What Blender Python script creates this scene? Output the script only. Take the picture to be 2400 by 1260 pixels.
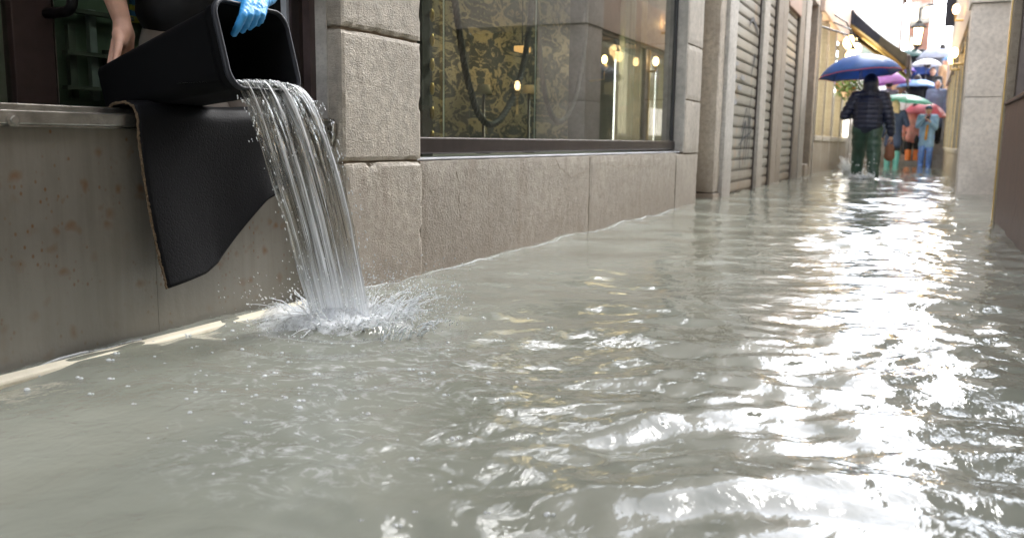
import bpy, bmesh, math, random
import numpy as np
from math import sin, cos, tan, atan, radians, pi, sqrt, exp
from mathutils import Vector, Matrix, noise, Quaternion
random.seed(7)
S = bpy.context.scene
for o in list(bpy.data.objects): bpy.data.objects.remove(o)
COL = S.collection

# ------------------------------------------------------------------ camera
FPX, RHO, HC = 2000.0, radians(.7), .55          # focal length in px of a 2400 px wide frame, roll, height above the water
_x, _y = 2170 - 1200, 340 - 630                   # vanishing point of the alley
_xp = _x * cos(RHO) + _y * sin(RHO); _yp = -_x * sin(RHO) + _y * cos(RHO)
TH = atan(-_yp / FPX); AL = atan(_xp * cos(TH) / FPX)
CF = Vector((-sin(AL) * cos(TH), cos(AL) * cos(TH), -sin(TH)))
CR0 = Vector((cos(AL), sin(AL), 0)); CU0 = CR0.cross(CF)
CR = CR0 * cos(RHO) + CU0 * sin(RHO); CU = -CR0 * sin(RHO) + CU0 * cos(RHO)
CC = Vector((0, 0, HC))
cam = bpy.data.cameras.new('camera'); camo = bpy.data.objects.new('camera', cam); COL.objects.link(camo)
m = Matrix((CR, CU, -CF)).transposed().to_4x4(); m.translation = CC; camo.matrix_world = m
cam.sensor_width = 36; cam.lens = FPX / 2400 * 36; cam.clip_start = .02; cam.clip_end = 500
cam.dof.use_dof = True; cam.dof.focus_distance = 2.6; cam.dof.aperture_fstop = 4.0
S.camera = camo
def at(px, py, X=None, Y=None, Z=None):
    d = CF * FPX + CR * (px - 1200) - CU * (py - 630)
    if X is not None: t = (X - CC.x) / d.x
    elif Y is not None: t = (Y - CC.y) / d.y
    else: t = (Z - CC.z) / d.z
    return CC + d * t

# ------------------------------------------------------------------ light
W = bpy.data.worlds.new('World'); S.world = W; W.use_nodes = True
SUN_AZ, SUN_EL = radians(20), radians(44)         # azimuth measured from +y towards +x
wn = W.node_tree; wn.nodes.clear()
sky = wn.nodes.new('ShaderNodeTexSky'); sky.sky_type = 'NISHITA'; sky.sun_disc = False
sky.sun_elevation = SUN_EL; sky.sun_rotation = SUN_AZ; sky.air_density = 1.0; sky.dust_density = 1.0; sky.ozone_density = 1.0
hs = wn.nodes.new('ShaderNodeHueSaturation'); hs.inputs['Saturation'].default_value = .34
bg = wn.nodes.new('ShaderNodeBackground'); bg.inputs['Strength'].default_value = .15
wo = wn.nodes.new('ShaderNodeOutputWorld')
wn.links.new(sky.outputs[0], hs.inputs['Color']); wn.links.new(hs.outputs[0], bg.inputs[0]); wn.links.new(bg.outputs[0], wo.inputs[0])
sd = bpy.data.lights.new('sun', 'SUN'); sd.energy = .5; sd.angle = radians(28); sd.color = (1, .985, .96)
so = bpy.data.objects.new('sun', sd); COL.objects.link(so)
sv = Vector((sin(SUN_AZ) * cos(SUN_EL), cos(SUN_AZ) * cos(SUN_EL), sin(SUN_EL)))
so.rotation_euler = sv.to_track_quat('Z', 'Y').to_euler()
S.view_settings.view_transform = 'Standard'; S.view_settings.look = 'None'; S.view_settings.gamma = 1
S.view_settings.exposure = 3.05; S.view_settings.use_curve_mapping = False
S.render.engine = 'CYCLES'
S.cycles.max_bounces = 8; S.cycles.diffuse_bounces = 4; S.cycles.glossy_bounces = 5; S.cycles.transmission_bounces = 8
S.cycles.transparent_max_bounces = 16; S.cycles.caustics_reflective = False; S.cycles.caustics_refractive = False
S.cycles.sample_clamp_indirect = 6; S.cycles.use_denoising = True

# ------------------------------------------------------------------ node helpers
class NT:
    def __init__(s, name):
        s.m = bpy.data.materials.new(name); s.m.use_nodes = True; s.t = s.m.node_tree; s.t.nodes.clear()
        s.out = s.t.nodes.new('ShaderNodeOutputMaterial'); s.geo = None
    def n(s, typ, ins=None, **props):
        nd = s.t.nodes.new('ShaderNode' + typ)
        for k, v in props.items(): setattr(nd, k, v)
        for k, v in (ins or {}).items(): s.put(nd.inputs[k], v)
        return nd
    def put(s, sock, v):
        if isinstance(v, bpy.types.NodeSocket): s.t.links.new(v, sock)
        elif isinstance(v, bpy.types.Node): s.t.links.new(v.outputs[0], sock)
        else:
            if isinstance(v, tuple) and len(v) == 3 and sock.type == 'RGBA': v = (*v, 1)
            sock.default_value = v
    def pos(s, scale=(1, 1, 1)):
        if s.geo is None: s.geo = s.n('NewGeometry')
        return s.n('Mapping', {'Vector': s.geo.outputs['Position'], 'Scale': scale}).outputs[0]
    def noise(s, scale, detail=4, rough=.55, vec=None, dist=0):
        return s.n('TexNoise', {'Vector': vec or s.pos(), 'Scale': scale, 'Detail': detail, 'Roughness': rough, 'Distortion': dist}).outputs[0]
    def ramp(s, fac, a, b, c0=(0, 0, 0), c1=(1, 1, 1)):
        r = s.n('ValToRGB', {'Fac': fac}); e = r.color_ramp.elements
        e[0].position = a; e[1].position = b; e[0].color = (*c0, 1); e[1].color = (*c1, 1)
        return r.outputs[0]
    def mix(s, fac, a, b, mode='MIX'):
        nd = s.n('MixRGB', {'Fac': fac, 'Color1': a, 'Color2': b}, blend_type=mode); return nd.outputs[0]
    def math(s, op, a, b=0.0):
        nd = s.n('Math', operation=op); s.put(nd.inputs[0], a); s.put(nd.inputs[1], b); return nd.outputs[0]
    def bump(s, h, strength, dist=.01, nrm=None):
        ins = {'Height': h, 'Strength': strength, 'Distance': dist}
        if nrm is not None: ins['Normal'] = nrm
        return s.n('Bump', ins).outputs[0]
    def bsdf(s, base, rough=.6, metal=0, nrm=None, **kw):
        ins = {'Base Color': base, 'Roughness': rough, 'Metallic': metal}
        if nrm is not None: ins['Normal'] = nrm
        ins.update(kw)
        return s.n('BsdfPrincipled', ins).outputs[0]
    def fresnel(s, ior, k, nrm=None):
        ins = {'IOR': ior}
        if nrm is not None: ins['Normal'] = nrm
        f = s.n('Fresnel', ins).outputs[0]
        if s.geo is None: s.geo = s.n('NewGeometry')
        f = s.math('MULTIPLY', f, s.math('SUBTRACT', 1.0, s.geo.outputs['Backfacing']))   # thin sheet: no inner total reflection
        return s.n('Math', {0: f, 1: k}, operation='MULTIPLY', use_clamp=True).outputs[0]
    def done(s, sh): s.t.links.new(sh, s.out.inputs[0]); return s.m

def hsv_var(c, k): return tuple(max(0, min(1, v * k)) for v in c)

def m_plain(name, c, rough=.6, metal=0, var=.25, scale=6, bump=.0, bscale=60, **kw):
    t = NT(name)
    col = t.mix(t.ramp(t.noise(scale, 5), .3, .7), hsv_var(c, 1 - var), hsv_var(c, 1 + var))
    nrm = t.bump(t.noise(bscale, 4), bump, .01) if bump else None
    return t.done(t.bsdf(col, rough, metal, nrm, **kw))

def m_stone(name, c, wet=.9, streaks=.35, rough=.75, grain=140, bstr=.5, dirt=(.16, .11, .07), fine=.6, pits=True):
    """tooled limestone: mottled, pitted, brown damp stain creeping up from the flood line"""
    t = NT(name); p = t.pos()
    big = t.noise(3.2, 6, .6); mid = t.noise(22, 5, .6); sm = t.noise(grain, 3, .6)
    col = t.mix(t.ramp(big, .3, .72), hsv_var(c, .82), hsv_var(c, 1.15))
    col = t.mix(t.ramp(mid, .42, .75), col, hsv_var(c, .66), 'MIX')
    col = t.mix(t.math('MULTIPLY', t.ramp(sm, .5, .75), fine), col, hsv_var(c, .55))
    streak = t.noise(1, 5, .6, t.pos((14, 14, 1.2)))
    col = t.mix(t.math('MULTIPLY', t.ramp(streak, .52, .75), streaks), col, dirt)
    z = t.n('SeparateXYZ', {'Vector': t.geo.outputs['Position']}).outputs[2]
    zz = t.math('ADD', z, t.math('MULTIPLY', t.math('SUBTRACT', t.noise(7, 5, .6), .5), .35))
    w = t.math('MULTIPLY', t.ramp(zz, .05, .62, (1, 1, 1), (0, 0, 0)), wet)
    col = t.mix(t.math('MULTIPLY', w, .85), col, t.mix(.72, col, dirt))
    tool = t.noise(1, 3, .6, t.pos((70, 70, 260)))
    h = t.math('ADD', t.math('ADD', t.math('MULTIPLY', sm, .8), t.math('MULTIPLY', tool, .7)), t.math('MULTIPLY', mid, .7))
    if pits:
        v = t.n('TexVoronoi', {'Vector': t.mix(.12, t.pos(), t.n('TexNoise', {'Vector': t.pos(), 'Scale': 9.0}).outputs['Color']), 'Scale': 26.0}).outputs['Distance']
        pit = t.math('MULTIPLY', t.ramp(v, .0, .16, (1, 1, 1), (0, 0, 0)), t.ramp(t.noise(5, 2), .55, .68))
        col = t.mix(t.math('MULTIPLY', pit, .6), col, dirt)
        h = t.math('SUBTRACT', h, t.math('MULTIPLY', pit, 1.6))
    n_ = t.bump(h, bstr, .0048)
    r = t.math('SUBTRACT', rough, t.math('MULTIPLY', w, .3))
    return t.done(t.bsdf(col, r, 0, n_))

def m_emit(name, c, strength):
    t = NT(name); v = t.mix(t.ramp(t.noise(5, 3), .3, .7), hsv_var(c, .75), hsv_var(c, 1.0))
    return t.done(t.n('Emission', {'Color': v, 'Strength': strength}).outputs[0])

def m_glass(name, tint=(.9, .95, .92), boost=1.0, rough=0.0, dirt=0.05):
    t = NT(name)
    g = t.n('BsdfGlossy', {'Color': (1, 1, 1), 'Roughness': rough}).outputs[0]
    tr = t.n('BsdfTransparent', {'Color': tint}).outputs[0]
    df = t.n('BsdfDiffuse', {'Color': (.6, .6, .55)}).outputs[0]
    body = t.n('MixShader', {0: t.math('MULTIPLY', t.ramp(t.noise(9, 6, .7), .4, .8), dirt), 1: tr, 2: df}).outputs[0]
    fac = t.fresnel(1.5, boost)
    return t.done(t.n('MixShader', {0: fac, 1: body, 2: g}).outputs[0])

M = {}
M['stone'] = m_stone('pier_limestone', (.53, .48, .405), bstr=.95)
M['stone_plinth'] = m_stone('plinth_limestone', (.42, .38, .32), grain=80, bstr=1.0, fine=.45, pits=False)
M['stone_quoin'] = m_stone('quoin_limestone', (.50, .455, .39), bstr=.3)
M['concrete'] = m_stone('rough_render', (.52, .46, .38), grain=70, bstr=.9, rough=.85)
M['concrete_pale'] = m_stone('pale_render', (.56, .53, .48), grain=90, bstr=.4, rough=.8)
M['post_pale'] = m_stone('pale_post_stone', (.50, .46, .40), grain=90, bstr=.3)
M['post_brown'] = m_stone('brown_post_stone', (.34, .29, .23), grain=90, bstr=.3)
M['pilaster'] = m_stone('smooth_pale_stone', (.80, .745, .69), wet=.2, streaks=.06, grain=200, bstr=.12, rough=.5, fine=.12, pits=False)
M['marble_brown'] = m_stone('brown_marble', (.13, .062, .038), wet=.2, grain=240, bstr=.15, rough=.6, dirt=(.05, .03, .02), pits=False)
M['plaster'] = m_plain('plaster', (.52, .47, .41), .85, var=.18, scale=1.5, bump=.2)
M['plaster_white'] = m_plain('white_plaster', (.78, .76, .72), .85, var=.08, scale=1.5, bump=.1)
M['plaster_red'] = m_plain('red_plaster', (.45, .24, .18), .85, var=.2, scale=2, bump=.1)
M['fascia'] = m_plain('fascia_panel', (.62, .47, .38), .5, var=.1)
M['brown_panel'] = m_plain('brown_lintel_panel', (.42, .26, .19), .5, var=.12)
M['mortar'] = m_plain('mortar', (.23, .18, .13), .95, var=.2, scale=30, bump=.4)
M['pave'] = m_plain('paving_stone', (.24, .22, .17), .8, var=.25, scale=3, bump=.3)
M['pave_red'] = m_plain('threshold_step_stone', (.33, .22, .15), .8, var=.3, scale=5, bump=.3)
M['kerb'] = m_plain('pale_kerb_stone', (.68, .62, .48), .7, var=.12, scale=9, bump=.2)
M['ground'] = m_plain('ground', (.2, .19, .17), .9)
M['dark_metal'] = m_plain('dark_bronze_metal', (.055, .042, .038), .35, .6, var=.2, scale=14)
M['black_metal'] = m_plain('black_metal', (.02, .02, .022), .35, .3, var=.2)
M['door_paint'] = m_plain('brown_door_paint', (.075, .052, .050), .4, .1, var=.15, scale=20, bump=.05)
M['brass'] = m_plain('brass', (.55, .38, .14), .3, .9, var=.15)
M['steel'] = m_plain('brushed_steel', (.40, .385, .355), .26, .9, var=.3, scale=20, bump=.06, bscale=150)
M['grey_strip'] = m_plain('grey_weather_strip', (.5, .52, .56), .5)
M['interior'] = m_plain('dark_interior', (.045, .045, .04), .8, var=.3)
M['interior_mid'] = m_plain('interior_wall', (.16, .17, .15), .8, var=.3, scale=2)
M['rope'] = m_plain('black_rope', (.025, .025, .028), .6, var=.3, scale=60, bump=.5, bscale=300)
M['green_cloth'] = m_plain('grey_green_curtain', (.22, .28, .22), .7, var=.2, scale=3)
M['gold_cloth'] = m_plain('gold_curtain', (.5, .38, .2), .55, var=.2, scale=8)
M['awning'] = m_plain('awning_canvas', (.10, .085, .06), .8, var=.15)
M['awning_dark'] = m_plain('awning_valance', (.035, .038, .055), .8, var=.15)
M['shadebeige'] = m_plain('lampshade_cloth', (.6, .5, .34), .8, var=.05)
M['skin'] = m_plain('skin', (.62, .36, .26), .5, var=.10, scale=30, bump=.08, bscale=200, **{'Subsurface Weight': .12, 'Subsurface Radius': (.02, .008, .004)})
M['hair_dark'] = m_plain('dark_hair', (.03, .022, .018), .5, var=.3, scale=60)
M['hair_blond'] = m_plain('blond_hair', (.6, .48, .3), .5, var=.2, scale=60)
M['shirt_black'] = m_plain('black_shirt', (.008, .008, .009), .85, var=.2, bump=.2, bscale=40)
M['cuff_grey'] = m_plain('grey_cuff', (.3, .29, .3), .8, var=.1, bump=.2)
M['trouser_grey'] = m_plain('grey_trousers', (.32, .28, .24), .85, var=.12, bump=.4, bscale=30)
M['eye'] = m_plain('eye_dark', (.02, .015, .01), .2)
M['lip'] = m_plain('lips', (.45, .16, .13), .5)
M['lamp'] = m_emit('warm_lamp_glow', (1, .66, .28), 2.2)
M['lamp_soft'] = m_emit('warm_window_glow', (1, .82, .58), .8)
M['lamp_dim'] = m_emit('dim_window_glow', (1, .80, .52), .10)
M['panel_white'] = m_emit('lit_white_panel', (1, .93, .80), .7)
M['amber_glass'] = m_emit('amber_lamp_glass', (.95, .5, .18), .22)
M['glass'] = m_glass('shop_glass', (.84, .88, .82), boost=1.7, dirt=.06)
M['glass_door'] = m_glass('door_glass', (.82, .9, .85), boost=1.5, dirt=.03)
M['glass_far'] = m_glass('far_glass', boost=1.3)

def m_barrier():
    t = NT('galvanised_flood_panel')
    big = t.noise(2.2, 6, .6); st = t.noise(1, 5, .6, t.pos((30, 30, 2)))
    col = t.mix(t.ramp(big, .3, .7), (.165, .152, .128), (.265, .248, .215))
    col = t.mix(t.math('MULTIPLY', t.ramp(st, .4, .75), .4), col, (.11, .088, .064))
    v = t.n('TexVoronoi', {'Vector': t.mix(.06, t.pos(), t.n('TexNoise', {'Vector': t.pos(), 'Scale': 14.0}).outputs['Color']), 'Scale': 17.0}).outputs['Distance']
    sp = t.math('MULTIPLY', t.ramp(v, .04, .3, (1, 1, 1), (0, 0, 0)), t.ramp(t.noise(3.1, 2), .42, .60))
    v2 = t.n('TexVoronoi', {'Vector': t.pos((1, 1, .7)), 'Scale': 55.0}).outputs['Distance']
    sp2 = t.math('MULTIPLY', t.ramp(v2, .1, .26, (1, 1, 1), (0, 0, 0)), t.ramp(t.noise(8, 2), .46, .56))
    rust = t.n('Math', {0: t.math('MULTIPLY', sp, .9), 1: t.math('MULTIPLY', sp2, .85)}, operation='MAXIMUM').outputs[0]
    col = t.mix(rust, col, (.17, .075, .02))
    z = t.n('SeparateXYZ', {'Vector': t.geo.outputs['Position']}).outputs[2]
    pale = t.math('MULTIPLY', t.ramp(t.math('ADD', z, t.math('MULTIPLY', t.noise(9, 4), .12)), .08, .34, (1, 1, 1), (0, 0, 0)), .55)  # greyish reflection painted into the colour as a paler lower band
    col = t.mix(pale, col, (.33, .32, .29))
    h = t.math('ADD', t.noise(60, 4), t.math('MULTIPLY', t.noise(4, 3), 2))
    return t.done(t.bsdf(col, t.math('ADD', .3, t.math('MULTIPLY', big, .25)), .35, t.bump(h, .12, .01)))
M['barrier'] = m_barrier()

def m_damask():
    t = NT('damask_fabric'); g = t.n('NewGeometry'); t.geo = g
    x = t.n('SeparateXYZ', {'Vector': g.outputs['Position']})
    per = .46
    u = t.math('MULTIPLY', t.math('PINGPONG', x.outputs[1], .46), .55)
    row = t.math('MULTIPLY', x.outputs[2], 1.0)
    v = t.math('MODULO', t.math('ADD', row, 10.0), .52)
    vec = t.n('CombineXYZ', {0: t.math('MULTIPLY', u, 1.0), 1: v}).outputs[0]
    n1 = t.n('TexNoise', {'Vector': vec, 'Scale': 9.0, 'Detail': 6.0, 'Roughness': .68, 'Distortion': 1.8}).outputs[0]
    n2 = t.n('TexVoronoi', {'Vector': t.mix(.1, vec, t.n('TexNoise', {'Vector': vec, 'Scale': 24.0}).outputs['Color']), 'Scale': 34.0}).outputs['Distance']
    f = t.math('MULTIPLY', t.ramp(t.math('ABSOLUTE', t.math('SUBTRACT', n1, .56)), .05, .07, (1, 1, 1), (.0, .0, .0)), t.ramp(n2, .12, .25))
    col = t.mix(f, (.016, .016, .012), (.31, .235, .12))
    return t.done(t.bsdf(col, t.math('SUBTRACT', .75, t.math('MULTIPLY', f, .3)), 0))
M['damask'] = m_damask()

def m_shutter():
    t = NT('grey_shutter_metal')
    col = t.mix(t.ramp(t.noise(1.6, 5), .3, .7), (.27, .255, .22), (.37, .35, .305))
    st = t.noise(1, 5, .6, t.pos((18, 18, 1.5)))
    col = t.mix(t.math('MULTIPLY', t.ramp(st, .55, .8), .45), col, (.13, .10, .07))
    pt = t.math('MULTIPLY', t.ramp(t.noise(2.2, 3, .6, t.pos((1, 1.6, 1.6))), .58, .66), .45)
    col = t.mix(pt, col, (.44, .29, .17))
    z = t.n('SeparateXYZ', {'Vector': t.geo.outputs['Position']}).outputs[2]
    w = t.math('MULTIPLY', t.ramp(t.math('ADD', z, t.math('MULTIPLY', t.noise(6, 4), .3)), .15, .5, (1, 1, 1), (0, 0, 0)), .7)
    col = t.mix(w, col, (.23, .15, .085))
    return t.done(t.bsdf(col, .45, .1, t.bump(t.noise(80, 3), .1)))
M['shutter'] = m_shutter()

def m_plastic(name, c, rough=.32):
    t = NT(name)
    n_ = t.bump(t.noise(240, 2), .06, .004)
    r = t.math('ADD', rough, t.math('MULTIPLY', t.noise(12, 4), .12))
    return t.done(t.bsdf(c, r, 0, n_, **{'Specular IOR Level': .12}))
M['bin'] = m_plastic('black_bin_plastic', (.0035, .0035, .004), .55)
M['binrim'] = m_plastic('bin_rim_plastic', (.030, .031, .036), .26)
M['glove'] = m_plain('blue_nitrile', (.055, .36, .78), .42, var=.12, scale=40, bump=.35, bscale=55)

def m_mat():
    t = NT('black_rubber_mat')
    v = t.n('TexVoronoi', {'Vector': t.pos((1, 1, 1)), 'Scale': 150.0}).outputs['Distance']
    dots = t.ramp(v, .18, .5)
    spk = t.ramp(t.noise(320, 2), .70, .76)
    lint = t.math('MULTIPLY', spk, t.ramp(t.noise(9, 3), .45, .65))
    col = t.mix(t.math('MULTIPLY', lint, .22), t.mix(t.ramp(t.noise(5, 4), .3, .7), (.0035, .0035, .004), (.008, .008, .009)), (.35, .35, .34))
    n_ = t.bump(t.math('ADD', dots, t.math('MULTIPLY', t.noise(3, 3), .6)), .16, .003)
    return t.done(t.bsdf(col, t.math('ADD', .42, t.math('MULTIPLY', t.noise(14, 4), .3)), 0, n_, **{'Specular IOR Level': .10}))
M['mat'] = m_mat()
M['matedge'] = m_plain('frayed_mat_backing', (.15, .10, .055), .95, var=.5, scale=180, bump=1, bscale=300)

def m_water():
    t = NT('murky_flood_water')
    p = t.pos()
    col = t.mix(t.ramp(t.noise(1.1, 5, .55, t.pos((1.3, .8, 1)), .8), .3, .7), (.215, .226, .180), (.345, .362, .306))
    # silt carried along the shop threshold
    x = t.n('SeparateXYZ', {'Vector': t.geo.outputs['Position']}).outputs[0]
    xx = t.math('ADD', x, t.math('MULTIPLY', t.math('SUBTRACT', t.noise(2.0, 4), .5), 1.0))
    silt = t.math('MULTIPLY', t.ramp(t.math('MULTIPLY', xx, -1.0), 1.1, 1.8), .8)
    col = t.mix(silt, col, (.30, .232, .152))
    h = t.math('ADD', t.math('ADD', t.noise(22, 3, .5, t.pos((1.0, .75, 1)), .8), t.math('MULTIPLY', t.noise(60, 2, .5), .25)), t.math('MULTIPLY', t.noise(8, 3, .5, t.pos((1.0, .7, 1)), 1.0), 1.6))
    h = t.math('MULTIPLY', h, t.ramp(t.noise(1.7, 3), .32, .72, (.25, .25, .25), (1, 1, 1)))
    n_ = t.bump(h, .5, .0075)
    fr = t.n('Fresnel', {'IOR': 1.33, 'Normal': n_}).outputs[0]
    g = t.n('BsdfGlossy', {'Color': (1, 1, 1), 'Roughness': .025, 'Normal': n_}).outputs[0]
    # foam lace from the pour; its white also paints in pale ripple glints
    msk = None
    for cx, cy, rr in ((-1.55, 2.05, .42), (-1.22, 1.58, .42), (-.98, 1.22, .34), (-1.05, 1.75, .5)):
        dv = t.n('VectorMath', {0: t.geo.outputs['Position'], 1: (cx, cy, 0)}, operation='DISTANCE').outputs['Value']
        q = t.ramp(t.math('DIVIDE', dv, rr), .15, 1.0, (1, 1, 1), (0, 0, 0)); msk = q if msk is None else t.n('Math', {0: msk, 1: q}, operation='MAXIMUM').outputs[0]
    rdg = t.math('ABSOLUTE', t.math('SUBTRACT', t.noise(7, 5, .62, t.pos((1, 1.5, 1)), 1.4), .5))
    lace = t.math('MULTIPLY', t.ramp(rdg, .0, .05, (1, 1, 1), (0, 0, 0)), t.ramp(t.noise(30, 4, .6), .42, .62))
    lace = t.math('MULTIPLY', t.math('MULTIPLY', lace, msk), .75)
    col = t.mix(lace, col, (.85, .87, .86))
    d = t.n('BsdfDiffuse', {'Color': col}).outputs[0]
    tr = t.n('BsdfTransparent', {'Color': (.86, .84, .72)}).outputs[0]
    body = t.n('MixShader', {0: .30, 1: d, 2: tr}).outputs[0]
    fac = t.n('Math', {0: fr, 1: 1.15}, operation='MULTIPLY', use_clamp=True).outputs[0]
    return t.done(t.n('MixShader', {0: fac, 1: body, 2: g}).outputs[0])
M['water'] = m_water()

def m_stream():
    t = NT('pouring_water')
    uv = t.n('UVMap').outputs[0]
    v1 = t.n('Mapping', {'Vector': uv, 'Scale': (13, 1.0, 1)}).outputs[0]
    v2 = t.n('Mapping', {'Vector': uv, 'Scale': (26, 1.5, 1)}).outputs[0]
    a = t.n('TexNoise', {'Vector': v1, 'Scale': 1.0, 'Detail': 4.0, 'Roughness': .6, 'Distortion': .4}).outputs[0]
    b = t.n('TexNoise', {'Vector': v2, 'Scale': 1.0, 'Detail': 3.0, 'Roughness': .6, 'Distortion': .3}).outputs[0]
    hgt = t.math('ADD', a, t.math('MULTIPLY', b, .5))
    n_ = t.bump(hgt, .9, .035)
    g = t.n('BsdfGlossy', {'Color': (1, 1, 1), 'Roughness': .04, 'Normal': n_}).outputs[0]
    rf = t.n('BsdfRefraction', {'Color': (.97, .98, .97), 'Roughness': .03, 'IOR': 1.2, 'Normal': n_}).outputs[0]
    tr = t.n('BsdfTransparent', {'Color': (.95, .96, .95)}).outputs[0]
    clear = t.n('MixShader', {0: .55, 1: rf, 2: tr}).outputs[0]
    clear = t.n('MixShader', {0: t.fresnel(1.33, 2.6, n_), 1: clear, 2: g}).outputs[0]
    air_glint = t.n('BsdfDiffuse', {'Color': (.88, .90, .92)}).outputs[0]
    vv = t.n('SeparateXYZ', {'Vector': uv}).outputs[1]
    st = t.math('MULTIPLY', t.ramp(a, .505, .60), t.ramp(b, .38, .56))  # aerated streaks; their white also stands in for highlights on the sheet
    low = t.ramp(vv, .80, .98)
    foam = t.n('Math', {0: t.math('MULTIPLY', st, .9), 1: t.math('MULTIPLY', low, t.ramp(b, .3, .6, (.3, .3, .3), (.9, .9, .9)))}, operation='MAXIMUM').outputs[0]
    return t.done(t.n('MixShader', {0: foam, 1: clear, 2: air_glint}).outputs[0])
M['stream'] = m_stream()

def m_foam(name, white, rough=.08):
    t = NT(name)
    n_ = t.bump(t.noise(160, 4, .6), .5, .006)
    g = t.n('BsdfGlossy', {'Color': (1, 1, 1), 'Roughness': rough, 'Normal': n_}).outputs[0]
    tr = t.n('BsdfTransparent', {'Color': (.96, .97, .97)}).outputs[0]
    d = t.n('BsdfDiffuse', {'Color': (.86, .88, .89)}).outputs[0]
    f = t.math('MULTIPLY', t.ramp(t.noise(48, 5, .65), .24, .48), white)
    body = t.n('MixShader', {0: f, 1: tr, 2: d}).outputs[0]
    fac = t.fresnel(1.33, 2.0)
    return t.done(t.n('MixShader', {0: fac, 1: body, 2: g}).outputs[0])
M['foam'] = m_foam('splash_foam', .9)
def m_core():
    t = NT('aerated_splash'); n_ = t.bump(t.noise(90, 4, .6), .35, .006)
    dv = t.n('VectorMath', {0: t.pos(), 1: (-1.575, 2.075, .0)}, operation='DISTANCE').outputs['Value']
    f = t.math('ADD', t.ramp(dv, .13, .29, (1, 1, 1), (0, 0, 0)), t.math('MULTIPLY', t.math('SUBTRACT', t.noise(30, 6, .7), .57), 2.3))
    f = t.n('Clamp', {'Value': f, 'Max': .97}).outputs[0]
    d = t.n('BsdfDiffuse', {'Color': (.90, .92, .93), 'Normal': n_}).outputs[0]
    tl = t.n('BsdfTranslucent', {'Color': (.90, .92, .93)}).outputs[0]
    tr = t.n('BsdfTransparent', {'Color': (.98, .98, .98)}).outputs[0]
    wht = t.n('MixShader', {0: .3, 1: d, 2: tl}).outputs[0]
    return t.done(t.n('MixShader', {0: f, 1: tr, 2: wht}).outputs[0])
M['core'] = m_core()
M['drop'] = m_foam('water_drop', .6, .02)

# ------------------------------------------------------------------ mesh helpers
class MB:
    def __init__(s): s.v = []; s.f = []; s.mi = []; s.uv = None
    def add(s, vs, fs, mi=0):
        b = len(s.v); s.v += [Vector(v) for v in vs]; s.f += [tuple(i + b for i in f) for f in fs]; s.mi += [mi] * len(fs); return s
    def box(s, x0, x1, y0, y1, z0, z1, mi=0):
        vs = [(x, y, z) for z in (z0, z1) for y in (y0, y1) for x in (x0, x1)]
        return s.add(vs, [(0, 2, 3, 1), (4, 5, 7, 6), (0, 1, 5, 4), (2, 6, 7, 3), (0, 4, 6, 2), (1, 3, 7, 5)], mi)
    def tube(s, pts, rad, n=8, cap=True, sx=1.0, mi=0):
        pts = [Vector(p) for p in pts]; k = len(pts)
        if not hasattr(rad, '__len__'): rad = [rad] * k
        vs = []; up = None
        for i, p in enumerate(pts):
            d = (pts[min(i + 1, k - 1)] - pts[max(i - 1, 0)]).normalized()
            if up is None: up = Vector((0, 0, 1)) if abs(d.z) < .9 else Vector((1, 0, 0))
            a = d.cross(up).normalized(); b = a.cross(d).normalized(); up = b
            for j in range(n):
                t = 2 * pi * j / n; vs.append(p + (a * cos(t) * sx + b * sin(t)) * rad[i])
        fs = [(i * n + j, i * n + (j + 1) % n, (i + 1) * n + (j + 1) % n, (i + 1) * n + j) for i in range(k - 1) for j in range(n)]
        if cap: fs += [tuple(range(n))[::-1], tuple((k - 1) * n + j for j in range(n))]
        return s.add(vs, fs, mi)
    def capsule(s, p0, r0, p1, r1, n=12, h=4):
        p0 = Vector(p0); p1 = Vector(p1); d = p1 - p0; L = d.length
        d = d / L if L > 1e-6 else Vector((0, 0, 1))
        pts = []; rr = []
        for i in range(h + 1):
            a = pi / 2 * (1 - i / h); pts.append(p0 - d * r0 * sin(a)); rr.append(max(r0 * cos(a), r0 * .03))
        for i in range(h + 1):
            a = pi / 2 * i / h; pts.append(p1 + d * r1 * sin(a)); rr.append(max(r1 * cos(a), r1 * .03))
        return s.tube(pts, rr, n)
    def ellipsoid(s, c, rx, ry, rz, n=14, k=9, rot=None):
        c = Vector(c); vs = []; fs = []
        for i in range(k + 1):
            th = pi * i / k; th = min(max(th, .02), pi - .02)
            for j in range(n):
                a = 2 * pi * j / n; q = Vector((rx * sin(th) * cos(a), ry * sin(th) * sin(a), rz * cos(th)))
                if rot: q = rot @ q
                vs.append(c + q)
        fs = [(i * n + j, (i + 1) * n + j, (i + 1) * n + (j + 1) % n, i * n + (j + 1) % n) for i in range(k) for j in range(n)]
        fs += [tuple(range(n)), tuple(k * n + j for j in range(n))[::-1]]
        return s.add(vs, fs)
    def mesh(s, name, off=Vector((0, 0, 0)), smooth=False):
        me = bpy.data.meshes.new(name); me.from_pydata([v - off for v in s.v], [], s.f); me.update()
        if smooth: me.polygons.foreach_set('use_smooth', [True] * len(me.polygons))
        return me
    def build(s, name, mt, parent=None, smooth=False, bevel=0, seg=2):
        base = wloc(parent) if parent else None
        if base is None:
            lo = [min(v[i] for v in s.v) for i in range(3)]; hi = [max(v[i] for v in s.v) for i in range(3)]
            base = Vector(((lo[0] + hi[0]) / 2, (lo[1] + hi[1]) / 2, lo[2]))
        me = s.mesh(name, base, smooth)
        o = link(name, me, mt, parent)
        if parent is None: o.location = base
        if bevel:
            b = o.modifiers.new('bevel', 'BEVEL'); b.width = bevel; b.segments = seg; b.limit_method = 'ANGLE'
        return o

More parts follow.
